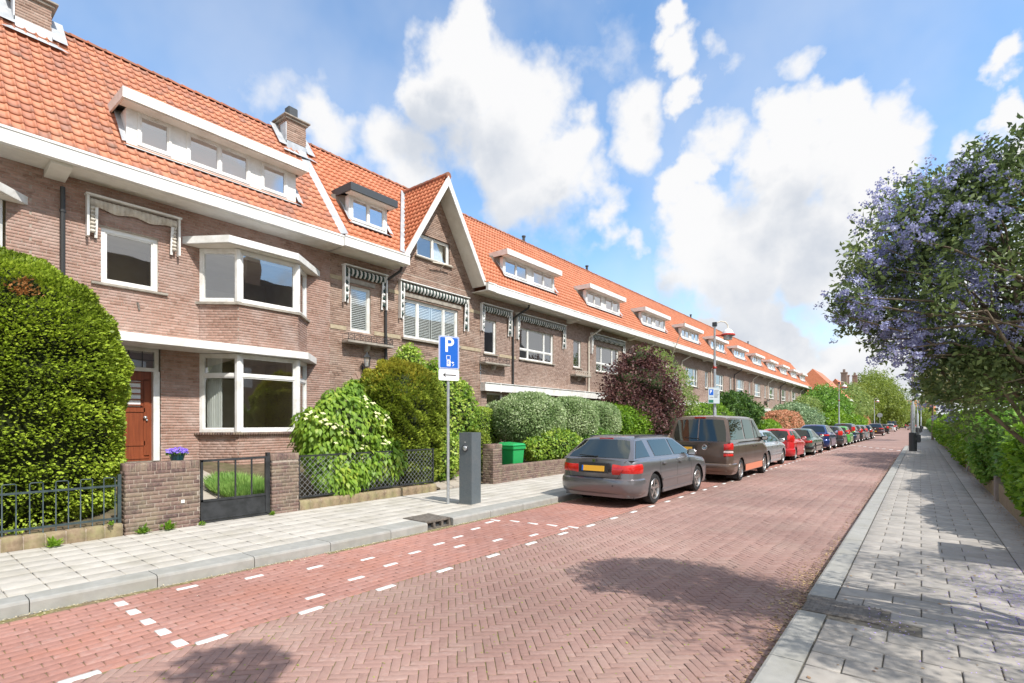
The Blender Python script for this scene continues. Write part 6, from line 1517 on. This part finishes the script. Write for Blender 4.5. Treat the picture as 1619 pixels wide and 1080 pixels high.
    def pf(i,j):
        f=.06+.84*j; q=SP(yf_(f),f,1); a=(-.9+1.8*i); z=np.interp(abs(a),[0,.4,.75,.93,1],[.075,.072,.058,.035,0]); return (a*q[0],q[1]+.06*(1-a*a)+.01,q[2]+z*f)
    grid(pf,8,4,'windscreen',CGD)
    # corner path for lamps and bumpers
    def cpath(x0,y1_,o,n=10):
        P_=[]
        xs_=np.linspace(x0,hw-cr,4)[:-1]
        for x in xs_: P_.append((x,-o))
        for q in range(n+1):
            a=math.pi/2*q/n; P_.append((hw-cr+ (cr+o)*math.sin(a),cr-(cr+o)*math.cos(a)))
        if y1_>cr: P_.append((hw+o,y1_)); return P_
        return [p for p in P_ if p[1]<=y1_+.001 or p[0]<hw-cr]
    def strip(x0,y1_,z0,z1,o,name,mat,sd,prof=None,th=.0,par=None,taper=0):
        pp=cpath(x0,y1_,o); m=MB(); vs=[]; pr=prof or [(0,-.03),(0.25,0),(.75,0),(1,-.03)]
        n=len(pp)
        for i,(x,y) in enumerate(pp):
            w=i/(n-1); zz0=z0+taper*w; 
            for (f,d) in pr:
                # push inwards by d along the approximate normal
                nx_,ny_=(0,-1) if x<hw-cr else ((x-(hw-cr))/(cr+o),(y-cr)/(cr+o)) if y<cr else (1,0)
                vs.append((sd*(x+nx_*d),y+ny_*d,zz0+(z1-zz0)*f))
        k=len(pr); fs=[(i*k+j,i*k+j+1,(i+1)*k+j+1,(i+1)*k+j) for i in range(n-1) for j in range(k-1)]+[tuple(range(k)),tuple(range((n-1)*k,n*k))[::-1]]
        if sd<0: fs=[f[::-1] for f in fs]
        return m.add(vs,fs).build(name,mat,par or t,smooth=True,auto=True,warp=warp)
    bz0,bz1=S.get('bump',(.27,.58)); BM=TRIM if S.get('blackbump') else P
    m=MB(); vs=[]; 
    # rear bumper wraps the full tail
    full=[(-x,y) for x,y in cpath(0.02,min(.45,wy[0]-ar-.02),.035)[::-1]]+cpath(0.02,min(.45,wy[0]-ar-.02),.035)
    pr=[(0,-.05),(.1,-.012),(.35,.006),(.75,.006),(.93,-.006),(1,-.035)]; k=len(pr)
    for x,y in full:
        ax_=abs(x); sg=1 if x>=0 else -1; nx_,ny_=(0,-1) if ax_<hw-cr else ((ax_-(hw-cr))/(cr+.035),(y-cr)/(cr+.035)) if y<cr else (1,0)
        for f,d in pr: vs.append((x+sg*nx_*d,y+ny_*d,bz0+(bz1-bz0)*f))
    n_=len(full); m.add(vs,[(i*k+j,i*k+j+1,(i+1)*k+j+1,(i+1)*k+j) for i in range(n_-1) for j in range(k-1)]+[tuple(range(k)),tuple(range((n_-1)*k,n_*k))[::-1]]); m.build('rear_bumper',BM,t,smooth=True,warp=warp,auto=True)
    # lamps
    for (kind,x0,y1_,z0,z1) in S['lamps']:
        mt={'r':TL,'w':TLW}[kind]
        for sd in (-1,1): strip(x0,y1_,z0,z1,.012,'tail_lamp',mt,sd)
    # plate
    pz=S.get('pz',.80); px_=S.get('px',0)
    m=MB(); m.box(px_-.34,px_+.34,-.072,-.04,pz-.09,pz+.11); m.build('plate_recess',TRIM if not S.get('platebody') else P,t,warp=warp)
    m=MB(); m.box(px_-.26,px_+.26,-.082,-.070,pz-.055,pz+.055); pl_=m.build('number_plate',PLT,t,warp=warp)
    m=MB(); m.box(px_-.262,px_-.225,-.084,-.080,pz-.055,pz+.055); m.build('plate_strip',BLUE,pl_,warp=warp)
    # mirrors, handles, seams, mouldings
    for sd in (-1,1):
        ym=y1-.42+S.get('my',0); zm_=interp(belt,ym)+.06
        m=MB(); m.box(sd*(hw-.06),sd*(hw+.16),ym-.05,ym+.06,zm_-.06,zm_+.09); mr=m.build('door_mirror',P if not S.get('blackmir') else TRIM,t,bevel=.03,smooth=True)
        m=MB(); m.box(sd*(hw+.0),sd*(hw+.145),ym-.056,ym-.051,zm_-.035,zm_+.065); m.build('mirror_glass',CHR,mr)
    xs_=lambda y,z: hw*1.0
    for sd in (1,-1):
        for ys_ in S['seams']:
            m=MB(); zt=interp(belt,ys_)-.03; zlo=zl+.1
            vs=[]; 
            for z in np.linspace(zlo,zt,8):
                h=halfw(ys_); x=np.interp(z,[zl,zl+.09,zl+.22,zm,zt+.03-.14,zt+.03-.045],[h*.955,h*.985,h,h,h*.992,h*.975])+.002
                dy=0
                for w_ in wy[:1]:
                    if abs(ys_-w_)<ar+.12 and z<r+ar: dy=math.sqrt(max(0,(ar+.03)**2-(z-r)**2))-(ys_-w_) if abs(ys_-w_)<ar+.03 and (ar+.03)**2>(z-r)**2 else 0; dy=max(dy,0)
                vs+=[(sd*x,ys_-.004+dy,z),(sd*x,ys_+.004+dy,z)]
            m.add(vs,[(2*i,2*i+1,2*i+3,2*i+2) for i in range(7)]).build('door_seam',DK,t)
        for yh in S['handles']:
            m=MB(); zt=interp(belt,yh)-S.get('hz',.12); m.box(sd*(hw-.02),sd*(hw+.028),yh-.09,yh+.09,zt-.018,zt+.018); m.build('door_handle',P if not S.get('chh') else CHR,t,bevel=.008)
        if S.get('mould'):
            a,b,zz=S['mould']; m=MB(); m.box(sd*(hw-.01),sd*(hw+.018),a,b,zz-.03,zz+.03); m.build('side_moulding',TRIM if S.get('bm') else P,t,bevel=.01)
        m=MB(); m.box(sd*(hw*.97-.02),sd*(hw*.97+.02),wy[0]+ar+.03,wy[1]-ar-.03,zl-.0,zl+.085); m.build('side_sill',S.get('sillmat',P),t,bevel=.012)
    # high brake light and rear wiper
    q=SP(yr_(.97),.97,1); q0=SP(yr_(.2),.2,1); m=MB(); m.box(-.16,.16,q[1]-.10,q[1]-.04,q[2]+.02,q[2]+.05); m.build('brake_light',TL,t)
    if S.get('wiper',True):
        qa=SP(yr_(.13),.13,1); m=MB(); ya=qa[1]-.085
        m.bar((.0,ya,qa[2]+.01),(.0-.42,ya+.015,qa[2]+.035),.018); m.lathe([(0,0),(.03,0),(.03,.03)],(0,ya,qa[2]),'y',10); m.build('rear_wiper',TRIM,t)
    for e in S.get('extra',[]): e(t,P,warp,SP,yr_,yf_,hw,strip)
    return t
# estate car
def est_extra(t,P,warp,SP,yr_,yf_,hw,strip):
    for sd in (-1,1):
        m=MB(); pts=[SP(y,1.0,sd,-.05) for y in np.linspace(.75,2.6,8)]; m.tube([(p[0],p[1],p[2]+.055) for p in pts],.012,6); m.build('roof_rail',TRIM,t)
    m=MB(); m.lathe([(0,-.062),(.035,-.062),(.035,-.055)],(0,0,.955),'y',16); m.build('badge',CHR,t,warp=warp)
    m=MB(); m.add([(-.62,-.054,.62),(.62,-.054,.62),(.60,-.056,.608),(-.60,-.056,.608)],[(0,3,2,1)]); m.build('tailgate_seam',DK,t,warp=warp)
    m=MB()
    for sd in (-1,1): m.bar((sd*.55,-.058,.615),(sd*.66,-.045,.80),.006); m.bar((sd*.67,-.03,.93),(sd*.70,-.0,.97),.006)
    m.build('tailgate_edge',DK,t,warp=warp)
    MB().lathe([(0,0),(.013,0),(.013,.01)],(.45,-.055,.46),'y',10).build('parking_sensor',TRIM,t,warp=warp)
    for x in (.72,-.72): pass
EST=dict(L=4.83,W=1.79,H=1.47,wb=2.70,ro=1.06,r=.325,zl=.21,zm=.60,belt=[(0,.97),(.6,.985),(3.0,.955),(3.55,.93),(4.3,.84),(4.83,.62)],cr=.30,crf=.62,lean=.07,
 yb0=.10,yb1=3.65,yt0=.62,yt1=2.72,wt=.60,pillars=[(.045,.235),(.31,.60),(.625,.97)],seams=[1.33,2.32,3.25],handles=[1.52,2.48],lamps=[('r',.40,.36,.68,.90)],pz=.80,mould=(1.42,3.2,.50),bump=(.27,.60),clear=True,extra=[est_extra],rw=(.10,.86),xw=.90,upright=True,my=-.1,chh=False)
car('estate_car','dark grey estate car with silver five-spoke wheels, nearest of the parked cars',-5.36,9.62,EST,(.185,.178,.185),2,.5)
def van_extra(t,P,warp,SP,yr_,yf_,hw,strip):
    m=MB(); m.add([(-.02,-.062,.5),(-.012,-.062,.5),(-.012,-.062,1.12),(-.02,-.062,1.12)],[(0,1,2,3)]); m.build('door_gap',DK,t,warp=warp)
    m=MB(); qa=SP(yr_(.08),.08,1); qb=SP(yr_(.93),.93,1); m.bar((-.016,qa[1]-.075,qa[2]),(-.016,qb[1]-.075,qb[2]+.06),.03,.02); m.build('centre_post',P,t)
    m=MB(); K=24; pts=[(.20+.07*math.cos(2*math.pi*k/K),-.066,1.02+.07*math.sin(2*math.pi*k/K)) for k in range(K+1)]; m.tube(pts,.008,6,cap=False)
    y=-.068
    for a,b in (((.155,1.062),(.185,1.01)),((.185,1.01),(.20,1.03)),((.20,1.03),(.215,1.01)),((.215,1.01),(.245,1.062)),((.145,1.04),(.178,.965)),((.178,.965),(.20,1.01)),((.20,1.01),(.222,.965)),((.222,.965),(.255,1.04))): m.bar((a[0],y,a[1]),(b[0],y,b[1]),.010,.006)
    m.build('round_emblem',CHR,t,warp=warp)
    for sd in (-1,1): 
        m=MB(); m.add([(sd*(hw-.34),.62,.10),(sd*(hw-.02),.62,.10),(sd*(hw-.02),.64,.42),(sd*(hw-.34),.64,.42)],[(0,1,2,3)]); m.build('mud_flap',TRIM,t)
    m=MB(); m.box(hw-.006,hw+.012,1.46,2.0,.29,.50); 
    MB().box(.30,.36,-.085,-.05,1.11,1.14).build('door_button',TRIM,t,warp=warp)
    m=MB(); m.add([(hw+.007,1.46,.27),(hw+.007,3.60,.27),(hw+.009,3.60,.47),(hw+.009,1.46,.47)],[(0,1,2,3)]); m.build('orange_side_panel',pmat('faded_orange_primer',(.62,.22,.13),.6),t)
    m=MB(); m.box(hw-.01,hw+.012,.65,3.6,1.155,1.18); m.build('belt_strip',CHR,t)
VAN=dict(L=4.9,W=1.90,H=1.97,wb=3.0,ro=1.02,r=.325,zl=.24,zm=.75,belt=[(0,1.17),(3.3,1.17),(3.75,1.14),(4.2,1.02),(4.9,.72)],cr=.16,crf=.6,lean=.05,
 yb0=.06,yb1=4.1,yt0=.24,yt1=3.15,wt=.76,pillars=[(.05,.36),(.40,.66),(.69,.96)],seams=[.72,1.52,2.62,3.75],handles=[2.42,2.82],lamps=[('r',.72,.12,.93,1.16),('w',.72,.12,.86,.93),('r',.72,.12,.76,.86)],pz=.97,px=-.42,bump=(.32,.56),extra=[van_extra],rw=(.04,.86),xw=.90,upright=True,blackmir=True,cat='van',spokes=8,sh=.95,hz=.16,cr_=.1,wiper=True)
car('van','brown passenger van with a faded orange lower side panel, behind the grey estate car',-5.17,15.50,VAN,(.165,.115,.088),2,.35)
def V(b,**k): d=dict(b); d.update(k); d['extra']=k.get('extra',[]); return d
SIL=V(EST,L=4.6,W=1.77,wb=2.72,ro=.92,r=.32,belt=[(0,.96),(3.0,.95),(3.6,.92),(4.2,.82),(4.6,.66)],yb1=3.5,yt1=2.6,yt0=.75,spokes=10,clear=False,lamps=[('r',.6,.30,.72,1.0)])
HAT=V(EST,L=3.75,W=1.66,H=1.46,wb=2.38,ro=.66,r=.295,belt=[(0,.93),(1.5,.93),(2.6,.90),(3.2,.80),(3.75,.60)],yb0=.08,yb1=2.85,yt0=.48,yt1=1.95,wt=.56,pillars=[(.06,.30),(.36,.95)],seams=[.95,2.3],handles=[1.1],lamps=[('r',.62,.25,.82,1.16)],cr=.26,clear=False,mould=None,pz=.62,bump=(.22,.55),rw=(.02,.86),spokes=7)
SAL=V(EST,L=4.65,W=1.74,H=1.42,wb=2.62,ro=1.12,r=.31,belt=[(0,.88),(.9,.92),(3.3,.90),(3.9,.84),(4.65,.72)],yb0=.85,yb1=3.45,yt0=1.32,yt1=2.55,wt=.55,pillars=[(.07,.45),(.50,.94)],seams=[1.45,2.25,3.1],handles=[1.6,2.4],lamps=[('r',.50,.10,.66,.82)],cr=.14,clear=False,mould=(.3,4.3,.50),bm=True,blackbump=True,bump=(.33,.50),pz=.58,wiper=False,rw=(.06,.88),lean=.0,spokes=9)
SUV=V(EST,L=4.65,W=1.88,H=1.62,wb=2.84,ro=.95,r=.365,zl=.26,zm=.72,belt=[(0,1.08),(.5,1.10),(3.0,1.06),(3.6,1.02),(4.2,.95),(4.65,.75)],yb0=.12,yb1=3.5,yt0=1.05,yt1=2.65,wt=.62,pillars=[(.06,.34),(.38,.62),(.65,.96)],seams=[1.4,2.3,3.2],handles=[1.55,2.45],lamps=[('r',.48,.26,.90,1.02)],pz=.60,cr=.30,clear=False,bump=(.30,.70),mould=None,spokes=5)
MPV=V(SUV,L=4.5,W=1.82,H=1.68,r=.32,zl=.22,yt0=.45,belt=[(0,1.0),(3.0,.98),(3.7,.93),(4.5,.7)],lamps=[('r',.72,.14,.95,1.4)],lean=.05,xw=.82)
SM=V(HAT,L=3.95,W=1.70,H=1.50)
CARS=[('silver_estate','silver estate car with open grey wheels right behind the brown van',-5.40,20.55,SIL,(.50,.51,.52),.5),
('red_hatchback','small bright red hatchback between the silver and the green cars',-5.35,26.35,HAT,(.62,.025,.03),.1),
('green_saloon','old sea-green saloon with black bumper behind the red hatchback',-5.30,30.85,SAL,(.16,.235,.19),.45),
('blue_crossover','metallic blue crossover with chrome-edged tail in front of the green saloon',-5.36,37.0,SUV,(.022,.045,.17),.4),
('grey_hatchback','dark grey hatchback hiding between the blue crossover and the lime-green car',-5.15,42.9,SM,(.07,.07,.075),.5),
('green_hatchback','bright lime-green hatchback in the middle of the line',-5.10,47.3,HAT,(.10,.42,.06),.15),
('blue_minivan','tall dark blue people carrier past the lime-green hatchback',-5.12,51.4,MPV,(.03,.045,.09),.4),
('black_hatchback','black hatchback with bright red lamps past the blue people carrier',-4.98,56.5,SM,(.02,.02,.022),.3),
('silver_hatchback','small silver hatchback, tenth in the line of parked cars',-4.9,61.2,SM,(.45,.46,.47),.5),
('dark_estate','dark estate car glinting beyond the small silver hatchback',-4.85,66.2,SIL,(.06,.055,.055),.5),
('maroon_crossover','blackish-maroon crossover standing a little apart in the far line',-4.72,83,SUV,(.055,.02,.02),.4),
('black_saloon','black car past the maroon crossover',-4.65,98,SM,(.015,.015,.017),.4),
('white_hatchback','white hatchback far down the line under the willow',-4.55,122,SM,(.72,.72,.72),.1),
('grey_van','dark grey van, last tall vehicle of the line',-4.9,140,V(VAN,H=2.1),(.07,.075,.08),.4)]
for i,(n,lab,x,y,S,c,mt) in enumerate(CARS): car(n,lab,x,y,S,c,1 if i<4 else 0,mt)
car('silver_distant','pale car parked on the right side far away, beside the second lamp column',-.1+1.0-2.4,150,SM,(.5,.5,.5),0,.4,'cars far down the street')
car('dark_distant','dark car in the far distance, farther than the grey van',-4.0,185,SM,(.03,.03,.035),0,.4,'cars far down the street')
